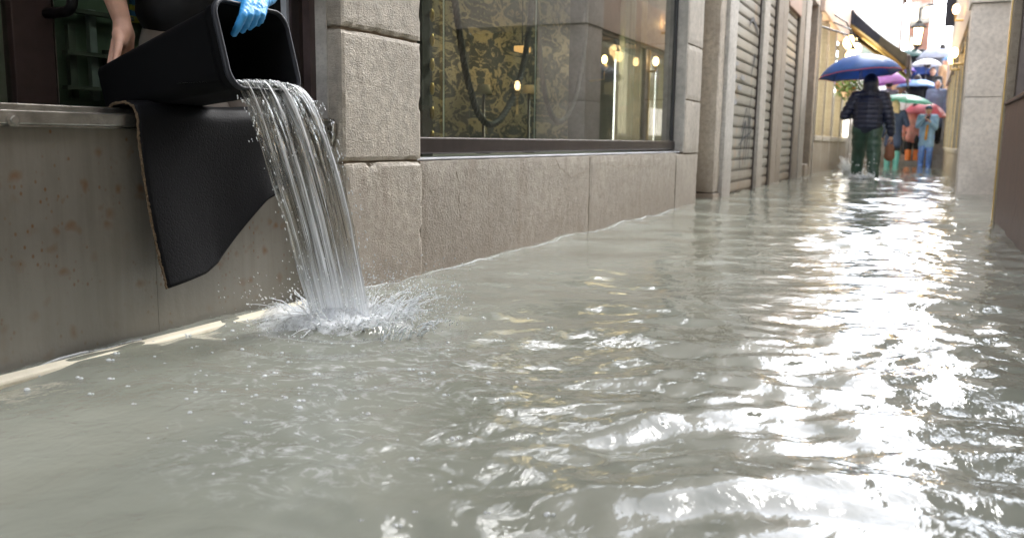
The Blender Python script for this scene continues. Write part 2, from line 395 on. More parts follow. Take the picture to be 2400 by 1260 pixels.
def wloc(o):
    v = Vector((0, 0, 0))
    while o is not None: v = v + o.location; o = o.parent
    return v
def link(name, me, mt, parent=None):
    o = bpy.data.objects.new(name, me); COL.objects.link(o)
    if mt is not None and len(me.materials) == 0: me.materials.append(M[mt] if isinstance(mt, str) else mt)
    if parent: o.parent = parent
    return o
def tag(o, label, cat, group=None, kind=None):
    if label: o['label'] = label
    if cat: o['category'] = cat
    if group: o['group'] = group
    if kind: o['kind'] = kind
    return o
def empty(name, loc, label, cat, group=None):
    o = bpy.data.objects.new(name, None); COL.objects.link(o); o.location = Vector(loc); o.empty_display_size = .1
    return tag(o, label, cat, group)
def BX(name, mt, parent, x0, x1, y0, y1, z0, z1, bevel=0.0, seg=2):
    return MB().box(x0, x1, y0, y1, z0, z1).build(name, mt, parent, bevel=bevel, seg=seg)
def part(name, parent, loc):        # an empty standing for a part that has its own pieces
    o = bpy.data.objects.new(name, None); COL.objects.link(o); o.parent = parent; o.location = Vector(loc) - wloc(parent); o.empty_display_size = .1
    return o

TS = bpy.data.scenes.new('workbench')
def organic(mb, name, mt, parent, voxel=.012, smooth=4, post=None, factor=.5):
    """union of closed shapes turned into one continuous smooth surface"""
    base = wloc(parent)
    me = mb.mesh(name + '_src', base); o = bpy.data.objects.new('tmp', me); TS.collection.objects.link(o)
    r = o.modifiers.new('r', 'REMESH'); r.mode = 'VOXEL'; r.voxel_size = voxel
    sm = o.modifiers.new('s', 'SMOOTH'); sm.factor = factor; sm.iterations = smooth
    TS.view_layers[0].update(); dg = TS.view_layers[0].depsgraph
    nm = bpy.data.meshes.new_from_object(o.evaluated_get(dg)); nm.name = name
    bpy.data.objects.remove(o); bpy.data.meshes.remove(me)
    nm.polygons.foreach_set('use_smooth', [True] * len(nm.polygons))
    if post:
        nm.update()
        src = [(v.co.copy(), v.normal.copy()) for v in nm.vertices]
        nm.vertices.foreach_set('co', [c for a, b in src for c in post(a, b)]); nm.update()
    return link(name, nm, mt, parent)

def stone_block(name, mt, parent, x0, x1, y0, y1, z0, z1, rad=.012, step=.03, chip=.012, seed=0):
    """a dressed block with worn, chipped arrises"""
    sx, sy, sz = x1 - x0, y1 - y0, z1 - z0
    bm = bmesh.new()
    nx, ny, nz = [max(2, int(round(q / step))) for q in (sx, sy, sz)]
    idx = {}
    def V(i, j, k):
        key = (i, j, k)
        if key not in idx: idx[key] = bm.verts.new((x0 + sx * i / nx, y0 + sy * j / ny, z0 + sz * k / nz))
        return idx[key]
    for i in range(nx):
        for j in range(ny):
            for k in (0, nz):
                q = [V(i, j, k), V(i + 1, j, k), V(i + 1, j + 1, k), V(i, j + 1, k)]
                bm.faces.new(q if k else q[::-1])
    for i in range(nx):
        for k in range(nz):
            for j in (0, ny):
                q = [V(i, j, k), V(i + 1, j, k), V(i + 1, j, k + 1), V(i, j, k + 1)]
                bm.faces.new(q if not j else q[::-1])
    for j in range(ny):
        for k in range(nz):
            for i in (0, nx):
                q = [V(i, j, k), V(i, j + 1, k), V(i, j + 1, k + 1), V(i, j, k + 1)]
                bm.faces.new(q if i else q[::-1])
    lo = Vector((x0, y0, z0)); hi = Vector((x1, y1, z1))
    for v in bm.verts:
        p = v.co.copy(); d = [min(p[a] - lo[a], hi[a] - p[a]) for a in range(3)]
        near = sorted(d); e = near[1]                       # distance to the nearest edge
        n1 = noise.noise(p * 9 + Vector((seed, 0, 0))); n2 = noise.noise(p * 30 + Vector((0, seed, 0)))
        c = Vector([(lo[a] + hi[a]) / 2 for a in range(3)])
        pull = 0
        if e < 1e-5: pull = rad * .45 + max(0, n1 * 1.2 + n2 * .8) * chip
        elif e < step * 1.3: pull = max(0, n1 + n2 * .6 - .12) * chip * .6
        for a in range(3):
            if d[a] < step * 1.3 and pull: v.co[a] += (pull if p[a] < c[a] else -pull) * (1 if d[a] < 1e-5 else .3)
        if pull == 0 and near[0] < 1e-5:
            for a in range(3):
                if d[a] < 1e-5: v.co[a] += n2 * .0015
    me = bpy.data.meshes.new(name); base = wloc(parent)
    bmesh.ops.translate(bm, verts=bm.verts, vec=-base); bm.normal_update(); bm.to_mesh(me); bm.free()
    return link(name, me, mt, parent)
#==SECTION2==
# ================================================================== the setting
def struct(o): o['kind'] = 'structure'; return o
struct(MB().box(-150, 150, -150, 150, -.62, -.6).build('ground', 'ground'))
pv = struct(MB().box(-1.97, .8, -1, 24.9, -.34, -.20).build('pavement', 'pave'))
struct(MB().box(-1.80, -1.36, .2, 2.5, -.197, -.075).build('threshold_step', 'pave_red'))
struct(MB().box(-1.858, -1.800, .2, 2.435, -.2, .010).build('kerb', 'kerb', bevel=.008))
struct(MB().box(-3.5, -1.935, .2, 2.435, -.3, -.02).build('shop_floor', 'interior'))

SPL = Vector((-1.575, 2.095, 0))
LEGS = [at(2002, 412, Z=0), at(2033, 420, Z=0)]
rng = np.random.default_rng(11)
NW = 90
lam = np.exp(rng.uniform(np.log(.075), np.log(1.1), NW))
ang = rng.normal(pi / 2 + .25, .75, NW) + (rng.random(NW) < .3) * rng.uniform(-pi, pi, NW)
ph = rng.uniform(0, 2 * pi, NW)
slope = .0178 * (lam / .25) ** .15 * rng.uniform(.5, 1.3, NW)
slope[lam > .6] *= .55
def wave(X, Y, D):
    """surface height of the flood water; D = mesh spacing, waves too short for it are dropped"""
    wx = X + .05 * np.sin(2.1 * Y + 1.3 * X) + .03 * np.sin(5.3 * X - 3.1 * Y + 1)
    wy = Y + .06 * np.sin(2.7 * X + .9 * Y + 2) + .03 * np.sin(4.1 * Y + 6.1 * X)
    patch = .72 + .38 * np.sin(1.7 * X + .8 * Y + .5) * np.sin(.9 * Y - 1.1 * X) + .22 * np.sin(3.7 * X - 1.9 * Y)
    lane = np.clip((X + 1.8) / .85, 0.62, 1.28)
    H = np.zeros_like(X)
    for l, a, p, s in zip(lam, ang, ph, slope):
        k = 2 * pi / l; fade = np.clip((l / D - 2.5) / 3, 0, 1)
        amp = s / k * (patch * lane if l < .4 else .8)
        arg = k * (wx * cos(a) + wy * sin(a)) + p
        H += fade * amp * (np.sin(arg) + .22 * np.cos(2 * arg))
    r = np.hypot(X - SPL.x, Y - SPL.y); th = np.arctan2(Y - SPL.y, X - SPL.x)
    H += .0085 * np.exp(-r / .42) * np.sin(2 * pi * (r + .02 * np.sin(3 * th + 1)) / .15) * np.clip((r - .06) / .08, 0, 1)
    H += .022 * np.exp(-((r - .16) / .045) ** 2) * (.6 + .4 * np.sin(5 * th + .6) * np.sin(3 * th)) - .012 * np.exp(-(r / .11) ** 2)
    for L in LEGS:
        r = np.hypot(X - L.x, Y - L.y); H += .03 * np.exp(-r / .4) * np.sin(2 * pi * r / .35)
    # water lapping up against the walls
    wall = np.where(Y < 2.44, -1.90, -1.82)
    d = np.clip(X - wall, 0, 1); lap = .5 + .5 * np.sin(Y * 6.1 + 1.2 * np.sin(Y * 2.3)) * np.sin(Y * 2.9 + .4)
    H += .013 * np.exp(-d / .03) * lap + .006 * np.exp(-((d - .07) / .03) ** 2) * (1 - lap)
    return H
gx = np.concatenate([np.arange(-2.12, .78, .0135), .78 + np.cumsum(np.geomspace(.016, 1.2, 26))])
yy = [-6.0]
while yy[-1] < .5: yy.append(yy[-1] + max(.0135, min(.4, (.55 - yy[-1]) * .12)))
while yy[-1] < 24.9: yy.append(yy[-1] + max(.0135, .0042 * yy[-1]))
gy = np.array(yy)
XX, YY = np.meshgrid(gx, gy)
dxg = np.gradient(gx); dyg = np.gradient(gy)
DD = np.maximum(np.broadcast_to(dxg, XX.shape), np.broadcast_to(dyg[:, None], XX.shape))
ZZ = wave(XX, YY, DD)
nx_, ny_ = len(gx), len(gy)
me = bpy.data.meshes.new('water')
me.vertices.add(nx_ * ny_); me.vertices.foreach_set('co', np.stack([XX, YY, ZZ], -1).astype(np.float32).ravel())
ii = (np.arange(ny_ - 1)[:, None] * nx_ + np.arange(nx_ - 1)).ravel()
quads = np.stack([ii, ii + 1, ii + nx_ + 1, ii + nx_], -1).astype(np.int32)
me.loops.add(quads.size); me.loops.foreach_set('vertex_index', quads.ravel())
me.polygons.add(len(quads)); me.polygons.foreach_set('loop_start', np.arange(0, quads.size, 4, dtype=np.int32))
me.polygons.foreach_set('use_smooth', np.ones(len(quads), dtype=bool)); me.update(); me.validate()
struct(link('water', me, 'water'))
def wz(x, y): return float(wave(np.array([[x]]), np.array([[y]]), np.array([[.0135]]))[0, 0])

# ================================================================== near left: the shop being bailed out
XF = -1.82                                         # street line of the left-hand fronts
shop = empty('shop_building', (-2.4, 4.5, 0), 'beige stone shop front with large display window behind the poured water', 'building')
pier = part('stone_pier', shop, (-2.0, 2.7, 0))
PB = [(-.35, .463), (.467, .922), (.927, 1.40), (1.405, 1.88), (1.885, 2.36)]
for i, (z0, z1) in enumerate(PB):
    pro = .006 if i == 0 else 0
    stone_block('stone_block', 'stone', pier, -2.25, XF + pro, 2.44 - pro, 2.955, z0, z1, rad=.008, step=.017, chip=.022 if i == 0 else .010 if i != 1 else .007, seed=i * 7.3)
BX('mortar_core', 'mortar', pier, -2.24, XF - .014, 2.455, 2.945, -.3, 2.36)
# door reveal beside the pier: old render, dark lining, pale weather strip
BX('reveal_render', 'concrete_pale', pier, -1.925, -1.878, 2.4335, 2.4395, .0, 2.3)
door = part('shop_door', shop, (-2.45, 1.9, 0))
BX('door_lining', 'door_paint', door, -2.50, -1.925, 2.405, 2.436, -.02, 2.35)
BX('weather_strip', 'grey_strip', door, -2.035, -2.012, 2.390, 2.4045, -.02, 2.35)
BX('lining_ridge', 'black_metal', door, -2.10, -2.05, 2.375, 2.4045, -.02, 2.35)
BX('lining_ridge', 'dark_metal', door, -1.985, -1.955, 2.385, 2.4045, -.02, 2.35)
DX = -2.47                                          # plane of the glazed door
dy0, dy1 = at(42, 245, X=DX).y, at(137, 245, X=DX).y
stile = BX('stile', 'door_paint', door, DX - .05, DX, dy0, dy1, -.02, 2.3, bevel=.004)
BX('stile_bead', 'steel', door, DX - .02, DX + .002, dy1 + .001, dy1 + .004, -.02, 2.3)
BX('stile', 'door_paint', door, DX - .05, DX, 2.27, 2.404, -.02, 2.3, bevel=.004)
BX('bottom_rail', 'door_paint', door, DX - .049, DX - .001, dy1 + .004, 2.27, -.02, .42, bevel=.004)
BX('top_rail', 'door_paint', door, DX - .049, DX - .001, dy1 + .004, 2.27, 2.1, 2.3, bevel=.004)
BX('pane', 'glass_door', door, DX - .03, DX - .024, dy1 + .004, 2.27, .42, 2.1)
BX('pane', 'glass_door', door, DX - .03, DX - .024, .3, dy0, -.02, 2.3)
# D-shaped pull handle on the stile
hy = dy1 - .02; hz = at(150, 38, X=DX).z
pts = [Vector((DX, hy, hz))] + [Vector((DX + .085, hy, hz)) + Vector((.035 * sin(a), 0, .035 - .035 * cos(a))) for a in np.linspace(0, pi / 2, 7)]
pts += [Vector((DX + .12, hy, hz + q)) for q in (.08, .2, .32)] + [Vector((DX + .085, hy, hz + .39)) + Vector((.035 * cos(a), 0, .0 - .035 + .035 * sin(a) + .035)) for a in np.linspace(0, pi / 2, 7)] + [Vector((DX, hy, hz + .425))]
MB().tube(pts, .016, 12).build('handle', 'black_metal', door, smooth=True)
BX('door_header', 'door_paint', shop, -2.5, XF - .03, .2, 2.44, 2.301, 2.42)
# interior seen through the glass
BX('back_wall', 'interior', shop, -4.6, -4.5, -.5, 8.2, -.3, 2.8)
BX('counter', 'interior_mid', shop, -3.6, -3.2, 1.9, 4.4, -.02, .78, bevel=.01)
BX('cabinet', 'green_cloth', shop, -3.05, -2.75, 1.75, 2.5, -.02, 1.5, bevel=.01)
BX('cabinet', 'interior', shop, -3.16, -2.9, 2.55, 2.75, -.02, 1.25, bevel=.01)
M['carton_y'] = m_plain('yellow_carton', (.6, .5, .1), .6); M['carton_b'] = m_plain('blue_carton', (.1, .25, .5), .6)
for k in range(4):
    a = at(307, 52 - k * 13, X=-2.74); b = at(325, 40 - k * 13, X=-2.74); BX('carton', 'carton_b' if k % 2 else 'carton_y', shop, -2.749, -2.735, a.y, b.y, a.z, b.z)
for px, py0, py1, w_, mt in ((165, 60, 230, 6, 'interior_mid'), (215, 25, 235, 4, 'grey_strip'), (250, 120, 240, 14, 'interior'), (340, 0, 120, 8, 'interior')):
    a = at(px, py1, X=-2.74); b = at(px + w_, py0, X=-2.74); BX('shelf_upright', mt, shop, -2.749, -2.73, a.y, b.y, a.z, b.z)
for py in (18, 118, 200):
    a = at(145, py + 5, X=-2.73); b = at(300, py, X=-2.73); BX('shelf_edge', 'interior_mid', shop, -2.729, -2.70, a.y, b.y, a.z - .006, a.z + .008)
# upper storeys above the frame
BX('lintel', 'stone_quoin', shop, -2.5, XF - .012, .2, 7.63, 2.42, 2.75, bevel=.01)
BX('upper_wall', 'plaster', shop, -5.0, XF - .025, -.5, 7.62, 2.75, 9.0)
BX('ceiling', 'plaster_white', shop, -4.9, -1.9, -.4, 7.49, 2.43, 2.52)

BX('upper_wall', 'plaster', shop, -5.0, XF - .025, -9, -.502, -.3, 9.0)
opp = empty('opposite_building', (2.4, -2, 0), 'rendered building across the alley behind the camera', 'building')
BX('wall', 'plaster', opp, 1.15, 5, -9, 4.58, -.3, 8.0); BX('plinth', 'stone_plinth', opp, 1.10, 1.149, -9, 4.58, -.3, .6)
BX('party_wall', 'interior_mid', shop, -5.0, -2.15, 7.50, 7.615, -.3, 2.74)
BX('party_wall', 'interior', shop, -5.0, -1.9, .08, .195, -.3, 2.7)
# plinth under the display window
plin = part('plinth', shop, (-2.0, 5, 0))
ys = [2.957, at(1385, 430, X=XF).y, 6.915]
for i in range(2):
    stone_block('stone_slab', 'stone_plinth', plin, -2.2, XF - .008, ys[i] + .0015, ys[i + 1] - .0015, -.35, .462, rad=.004, step=.045, chip=.004, seed=31 + i)
BX('bed_joint', 'mortar', plin, -2.19, XF - .02, 2.97, 6.9, -.3, .455)
# hairline cracks in the render coat
for pts in ([(1300, 366), (1312, 392), (1338, 415), (1372, 402), (1392, 385)], [(1420, 385), (1450, 394), (1470, 387), (1505, 392), (1535, 388)], [(1070, 400), (1078, 440), (1075, 480), (1082, 520)]):
    w = [at(a, b, X=XF - .0078) for a, b in pts]
    q = []
    for a, b in zip(w[:-1], w[1:]):
        for j in range(5): q.append(a.lerp(b, j / 5) + Vector((0, random.uniform(-.004, .004), random.uniform(-.004, .004))))
    MB().tube(q, .0008, 5).build('crack', 'mortar', plin)
# window
win = part('display_window', shop, (-1.95, 5, .5))
GX = -1.925
BX('sill_frame', 'dark_metal', win, GX - .05, GX + .03, 2.957, 7.10, .488, .556, bevel=.004)
BX('sill_flashing', 'grey_strip', win, GX - .04, GX + .08, 2.957, 7.08, .4645, .4725, bevel=.002)
BX('sill_edge', 'steel', win, GX - .012, GX + .026, 2.96, 7.08, .5562, .5592)
BX('jamb_frame', 'black_metal', win, GX - .04, GX + .018, 7.06, 7.10, .5562, 2.42, bevel=.004)
seams = [2.957, at(1042, 200, X=GX).y, at(1256, 200, X=GX).y, 7.06]
for a, b in zip(seams[:-1], seams[1:]):
    BX('pane', 'glass', win, GX - .004, GX + .004, a + .0015, b - .0015, .5592, 2.42)
for y in seams[1:3]: BX('pane_seam', 'grey_strip', win, GX - .006, GX - .0045, y - .006, y + .006, .5592, 2.42)
# quoin pillar on the right of the window
quo = part('quoin_pillar', shop, (-2.0, 7.4, 0))
for i, (z0, z1) in enumerate([(-.35, .452), (.457, .897), (.902, 1.352), (1.357, 1.81), (1.815, 2.36)]):
    if i == 0: stone_block('stone_block', 'stone_quoin', quo, -2.25, XF - .004, 6.918, 7.63, z0, z1, .006, .05, .008, 51)
    else: stone_block('stone_block', 'stone_quoin', quo, -2.25, XF, 7.12, 7.63, z0, z1, .006, .04, .005, 52 + i)
BX('mortar_core', 'mortar', quo, -2.24, XF - .014, 7.13, 7.62, .4, 2.36)
BX('jamb_lining', 'concrete_pale', quo, -2.0, XF - .006, 7.102, 7.119, .4727, 2.36)
BX('recess_wall', 'concrete', shop, -2.4, -2.06, 7.64, 8.40, -.3, 3.0)

# --------------------------------------------------- things in the display window
bd = MB().box(-2.43, -2.42, 2.98, 6.0, .4, 2.5).build('damask_panel', 'damask')
tag(bd, 'gold and black damask backdrop panel hanging inside the display window', 'backdrop')
BXs = MB().box(-2.9, -1.98, 2.98, 7.05, .36, .47); dsf = BXs.build('display_floor', 'interior_mid', shop)

def rope(points, rad, label, name='rope_swag'):
    pts = [Vector(p) for p in points]; q = []
    for i in range(len(pts) - 1):
        p0, p1, p2, p3 = pts[max(i - 1, 0)], pts[i], pts[i + 1], pts[min(i + 2, len(pts) - 1)]
        for j in range(12):
            t = j / 12; q.append(.5 * ((2 * p1) + (p2 - p0) * t + (2 * p0 - 5 * p1 + 4 * p2 - p3) * t * t + (3 * p1 - p0 - 3 * p2 + p3) * t ** 3))
    q.append(pts[-1])
    root = empty(name, q[len(q) // 2], label, 'rope', 'rope swags in the display window')
    L = 0
    ls = [0]
    for a, b in zip(q[:-1], q[1:]): L += (b - a).length; ls.append(L)
    for s in range(3):
        st = []
        for i, p in enumerate(q):
            d = (q[min(i + 1, len(q) - 1)] - q[max(i - 1, 0)]).normalized(); a = Vector((1, 0, 0)); b = d.cross(a).normalized()
            w = 2 * pi * (ls[i] / .085 + s / 3); st.append(p + (a * cos(w) + b * sin(w)) * rad * .5)
        MB().tube(st, rad * .62, 8).build('strand', 'rope', root, smooth=True)
RX = -2.06
def swag(pxs, X): return [at(a, b, X=X) for a, b in pxs]
rope(swag([(1052, -260), (1062, -40), (1075, 60), (1090, 160), (1105, 220), (1122, 268), (1146, 292), (1172, 280), (1200, 235), (1220, 180), (1236, 100), (1245, 0), (1250, -260)], RX), .017, 'twisted black rope hanging in a deep U behind the left panes')
rope(swag([(1250, -260), (1252, -40), (1260, 60), (1268, 150), (1278, 220), (1292, 268), (1310, 286), (1330, 270), (1352, 215), (1368, 120), (1376, 0), (1380, -260)], RX - .12), .017, 'second rope swag, dim behind the greyish reflection in the window')
# small table lamps with cloth shades, hanging lit lamp
def lathe(mb, c, prof, n=20):
    vs = []; fs = []; k = len(prof)
    for r, z in prof:
        for j in range(n): vs.append((c[0] + r * cos(2 * pi * j / n), c[1] + r * sin(2 * pi * j / n), c[2] + z))
    for i in range(k - 1):
        for j in range(n): fs.append((i * n + j, i * n + (j + 1) % n, (i + 1) * n + (j + 1) % n, (i + 1) * n + j))
    return mb.add(vs, fs)
for px, py, w in ((1134, 210, 'left'), (1240, 210, 'right')):
    p = at(px, py, X=-2.32)
    r = empty('table_lamp', (p.x, p.y, .47), f'small table lamp with beige cloth shade, {w} one of the pair by the rope', 'lamp', 'table lamps in the display window')
    lathe(MB(), (p.x, p.y, p.z), [(.032, .028), (.052, -.028), (.050, -.028), (.030, .028)]).build('lamp_shade', 'shadebeige', r, smooth=True)
    lathe(MB(), (p.x, p.y, .47), [(.001, 0), (.045, 0), (.045, .012), (.010, .02), (.008, p.z - .47 + .01), (.001, p.z - .46)], 14).build('stem', 'dark_metal', r, smooth=True)
p = at(1224, 116, X=-2.2); r = empty('hanging_lamp', (p.x, p.y, p.z + .02), 'amber box lamp hanging beside the rope in the display window', 'lamp')
BX('shade', 'amber_glass', r, p.x - .03, p.x + .03, p.y - .055, p.y + .055, p.z - .016, p.z + .016, bevel=.004)
MB().tube([(p.x, p.y, p.z + .0162), (p.x, p.y, 2.62)], .004, 6).build('cord', 'black_metal', r)
BOXLAMP = (r, p.copy())
# gilt chain strip at the far left of the window, curtains and glass cases to the right
ch = empty('gilt_tassel_strip', (-2.1, 3.03, .47), 'dark curtain strip with gilt tassels beside the stone pier', 'curtain')
y_ = at(1003, 150, X=-2.1).y
BX('curtain', 'interior', ch, -2.13, -2.10, y_ - .05, y_ + .04, .47, 2.5)
for k in range(14):
    z = .56 + k * .11
    MB().ellipsoid((-2.085, y_ + .012, z), .012, .014, .03, 8, 6).build('tassel', 'brass', ch, smooth=True)
for i, (px, wpx, mt, lab) in enumerate([(1468, 26, 'green_cloth', 'grey-green curtain fold beside the added lamp in the display window'), (1500, 16, 'gold_cloth', 'narrow gold curtain fold, left of the two in the display window'), (1530, 14, 'gold_cloth', 'narrow gold curtain fold, right of the two in the display window'), (1548, 14, 'green_cloth', 'grey-green curtain fold nearest the right window jamb')]):
    a = at(px - wpx / 2, 200, X=-2.2).y; b = at(px + wpx / 2, 200, X=-2.2).y
    cm = MB(); n = 26; vs = []
    for k in range(n + 1):
        y = a + (b - a) * k / n; x = -2.2 + .03 * sin(k * 1.35 + i)
        vs += [(x, y, .472), (x + .012 * sin(k), y, 2.5)]
    cm.add(vs, [(2 * k, 2 * k + 2, 2 * k + 3, 2 * k + 1) for k in range(n)])
    o = tag(cm.build('curtain', mt, smooth=True), lab, 'curtain', 'curtains in the display window'); q = o.modifiers.new('s', 'SOLIDIFY'); q.thickness = .006
p = at(1417, 140, X=-2.3); r = empty('added_lamp', (p.x, p.y, p.z - .05), 'small added lamp that brightens the inside of the display window', 'lamp')  # added lamp, set where only a lamp's reflection shows in the glass
MB().ellipsoid(p, .022, .026, .034).build('bulb', 'lamp', r, smooth=True)
def lamp_light(par, p, power, rad=.05):
    ld = bpy.data.lights.new('lamp_light', 'POINT'); ld.energy = power; ld.color = (1, .72, .42); ld.shadow_soft_size = rad
    lo = bpy.data.objects.new('lamp_light', ld); COL.objects.link(lo); lo.parent = par; lo.location = Vector(p) - wloc(par)
lamp_light(r, p + Vector((.06, 0, .02)), .35, .12)  # added point light to brighten the damask backdrop
lathe(MB(), p, [(.012, -.03), (.03, -.05), (.02, -.075), (.004, -.085)], 14).build('cup', 'brass', r, smooth=True)
MB().tube([p + Vector((0, 0, -.08)), p + Vector((0, 0, -.15)), p + Vector((-.1, 0, -.16)), (-2.42, p.y, p.z - .16)], .006, 8).build('arm', 'brass', r)

lamp_light(BOXLAMP[0], BOXLAMP[1] + Vector((.06, 0, -.04)), .45, .12)
# ================================================================== flood barrier in the doorway
bar = empty('flood_barrier', (-1.9, 1.3, -.02), 'grey galvanised flood barrier with steel rail across the shop doorway', 'barrier')
BXB = -1.90
yseam = at(371, 720, X=BXB).y
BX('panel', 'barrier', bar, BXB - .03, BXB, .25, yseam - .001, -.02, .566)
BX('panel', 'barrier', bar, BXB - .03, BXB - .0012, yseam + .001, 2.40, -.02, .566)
BX('rail', 'steel', bar, BXB - .022, BXB + .016, .25, 1.66, .5725, .605, bevel=.003)
BX('back_rail', 'steel', bar, BXB - .062, BXB - .034, .25, 2.39, .568, .622, bevel=.003)
BX('rail_lip', 'steel', bar, BXB - .02, BXB + .006, .25, 2.395, .5665, .5715)
BX('rail', 'steel', bar, BXB - .022, BXB + .016, 1.664, 2.395, .5725, .605, bevel=.003)
p = at(29, 281, X=BXB + .016)
MB().tube([p, p + Vector((.004, 0, 0)), p + Vector((.005, 0, 0)), p + Vector((.012, 0, 0))], [.016, .016, .009, .008], 12).build('bolt', 'steel', bar)
BX('channel', 'steel', bar, BXB - .06, BXB + .03, 2.402, 2.432, -.02, .585, bevel=.003)
BX('channel_lip', 'dark_metal', bar, BXB + .001, BXB + .028, 2.385, 2.4015, -.02, .56)
BX('bracket', 'steel', bar, BXB - .05, BXB + .045, 2.33, 2.438, .6055, .615, bevel=.002)
MB().tube([(BXB + .045, 2.424, .608), (BXB + .055, 2.424, .595), (BXB + .052, 2.424, .56), (BXB + .042, 2.424, .52)], [.010, .010, .009, .006], 8).build('latch', 'steel', bar, smooth=True)

# ================================================================== black rubber mat hung over the barrier
def mat_pt(u, v):
    """u across (0 left edge .. 1 right), v 0 inside lip .. 1 lower hem"""
    bot = np.interp(u, [0, .27, .37, .47, .62, .75, 1], [.145, .165, .187, .232, .30, .36, .42])
    y = 1.614 + u * .60
    prof = [(-1.985, .57), (-1.975, .612), (-1.945, .632), (-1.90, .636), (-1.872, .626), (-1.858, .600), (-1.857, .55)]
    n = len(prof) - 1; vb = .35
    if v <= vb:
        t = v / vb * n; i = min(int(t), n - 1); f = t - i
        x = prof[i][0] * (1 - f) + prof[i + 1][0] * f; z = prof[i][1] * (1 - f) + prof[i + 1][1] * f
    else:
        f = (v - vb) / (1 - vb); z = .55 + (bot - .55) * f
        x = -1.857 + .05 * f * f * (.35 + .65 * np.interp(u, [0, .4, 1], [.75, .55, 1])) + .012 * sin(u * 7 + 1) * f
        y += .022 * f * (1 - u) - .03 * f * u
    z += .004 * sin(u * 9) * (1 if v < vb else 0)
    return Vector((x, y, z))
nu, nv = 46, 60
mb_ = MB(); mb_.add([mat_pt(i / nu, j / nv) for j in range(nv + 1) for i in range(nu + 1)], [(j * (nu + 1) + i, j * (nu + 1) + i + 1, (j + 1) * (nu + 1) + i + 1, (j + 1) * (nu + 1) + i) for j in range(nv) for i in range(nu)])
rm = empty('rubber_mat', mat_pt(.5, 1), 'black dimpled rubber mat hung over the barrier rail below the bin', 'mat')
o = mb_.build('sheet', 'mat', rm, smooth=True); q = o.modifiers.new('s', 'SOLIDIFY'); q.thickness = .009; q.offset = 0
ed = [mat_pt(0, j / 120) + Vector((random.uniform(-.0012, .0012), -.0015 + random.uniform(-.0016, .001), random.uniform(-.001, .001))) for j in range(121)]
MB().tube(ed, [.0036 + random.uniform(-.0010, .0010) for _ in ed], 6).build('frayed_edge', 'matedge', rm)

# ================================================================== black bin being emptied
BC = Vector((-1.6255, 1.817, .783)); BA = Vector((.970, .088, .228)).normalized(); BS = Vector((-.092, .996, .009)).normalized(); BU = BA.cross(BS).normalized(); BS = BU.cross(BA)
def rrect(w, h, r, n=8):
    pts = []
    for cx, cy, a0 in ((w - r, h - r, 0), (-w + r, h - r, pi / 2), (-w + r, -h + r, pi), (w - r, -h + r, 1.5 * pi)):
        for k in range(n + 1): a = a0 + pi / 2 * k / n; pts.append((cx + r * cos(a), cy + r * sin(a)))
    return pts
bn = empty('waste_bin', BC - BA * .46 - BU * .06, 'black rectangular plastic bin tipped over the barrier, pouring water', 'bin')
def ring(t, inset=0.0):
    k = 1 - .40 * t
    return [BC - BA * (.478 * t) + BS * a + BU * b for a, b in rrect(.150 * k - inset, .1105 * k - inset, .046 * k)]
mb_ = MB(); rows = [ring(t) for t in np.linspace(0, .985, 16)] + [ring(1.0, .008)] ; nseg = len(rows[0])
inner = [ring(t, .0045) for t in np.linspace(.97, 0.0, 14)]
allr = rows + [[(BC - BA * .478)] * nseg] + [[(BC - BA * .463)] * nseg] + inner
mb_.add([p for r in allr for p in r], [(i * nseg + j, (i + 1) * nseg + j, (i + 1) * nseg + (j + 1) % nseg, i * nseg + (j + 1) % nseg) for i in range(len(allr) - 1) for j in range(nseg)])
mb_.build('body', 'bin', bn, smooth=True)
lipc = ring(0.0, -.002)
mb_ = MB(); m_ = 10; vs = []
for j in range(nseg):
    p = lipc[j]; o_ = (p - BC); o_ = (o_ - BA * o_.dot(BA)).normalized()
    for k in range(m_): a = 2 * pi * k / m_; vs.append(p + o_ * .0075 * cos(a) + BA * (.0085 * sin(a)))
mb_.add(vs, [(j * m_ + k, ((j + 1) % nseg) * m_ + k, ((j + 1) % nseg) * m_ + (k + 1) % m_, j * m_ + (k + 1) % m_) for j in range(nseg) for k in range(m_)])
mb_.build('rim', 'binrim', bn, smooth=True)
mb_ = MB(); 
for t0, off in ((.045, .004),):
    r0 = ring(t0, -off); r1 = ring(t0 + .03, -off); r2 = ring(t0 + .035, 0); r3 = ring(0.0, -off)
    mb_.add(r3 + r0 + r1 + r2, [(i * nseg + j, (i + 1) * nseg + j, (i + 1) * nseg + (j + 1) % nseg, i * nseg + (j + 1) % nseg) for i in range(3) for j in range(nseg)])
mb_.build('rim_skirt', 'bin', bn, smooth=True)

# ================================================================== water pouring out of the bin
rs = random.Random(5)
LL, LR = BC - BS * .138 - BU * .1035 + BA * .004, BC + BS * .128 - BU * .1035 + BA * .004
GL, GR = at(738, 752, Z=0), at(872, 752, Z=0)
def st_center(u, s):
    top = LL.lerp(LR, u); top = top + BU * (.03 * max(0.0, 1 - (2 * u - 1) ** 2) ** .5 * .35 + .035 * max(0, abs(2 * u - 1) - .75) ** 1.2)
    bot = GL.lerp(GR, u)
    if s < 0:                                       # still inside the bin
        q = top - BA * (-s * .5) + Vector((0, 0, -s * .10)); return q
    t = s; hz_ = t ** (1.72 - .68 * min(max(u, 0), 1))
    p = top.lerp(bot, hz_); p.z = top.z + .03 * t - (top.z + .03 + .012) * t * t
    return p
NU, NS = 84, 150
sv_ = [-.38 + .38 * k / 14 for k in range(14)] + [k / (NS - 15) for k in range(NS - 14)]
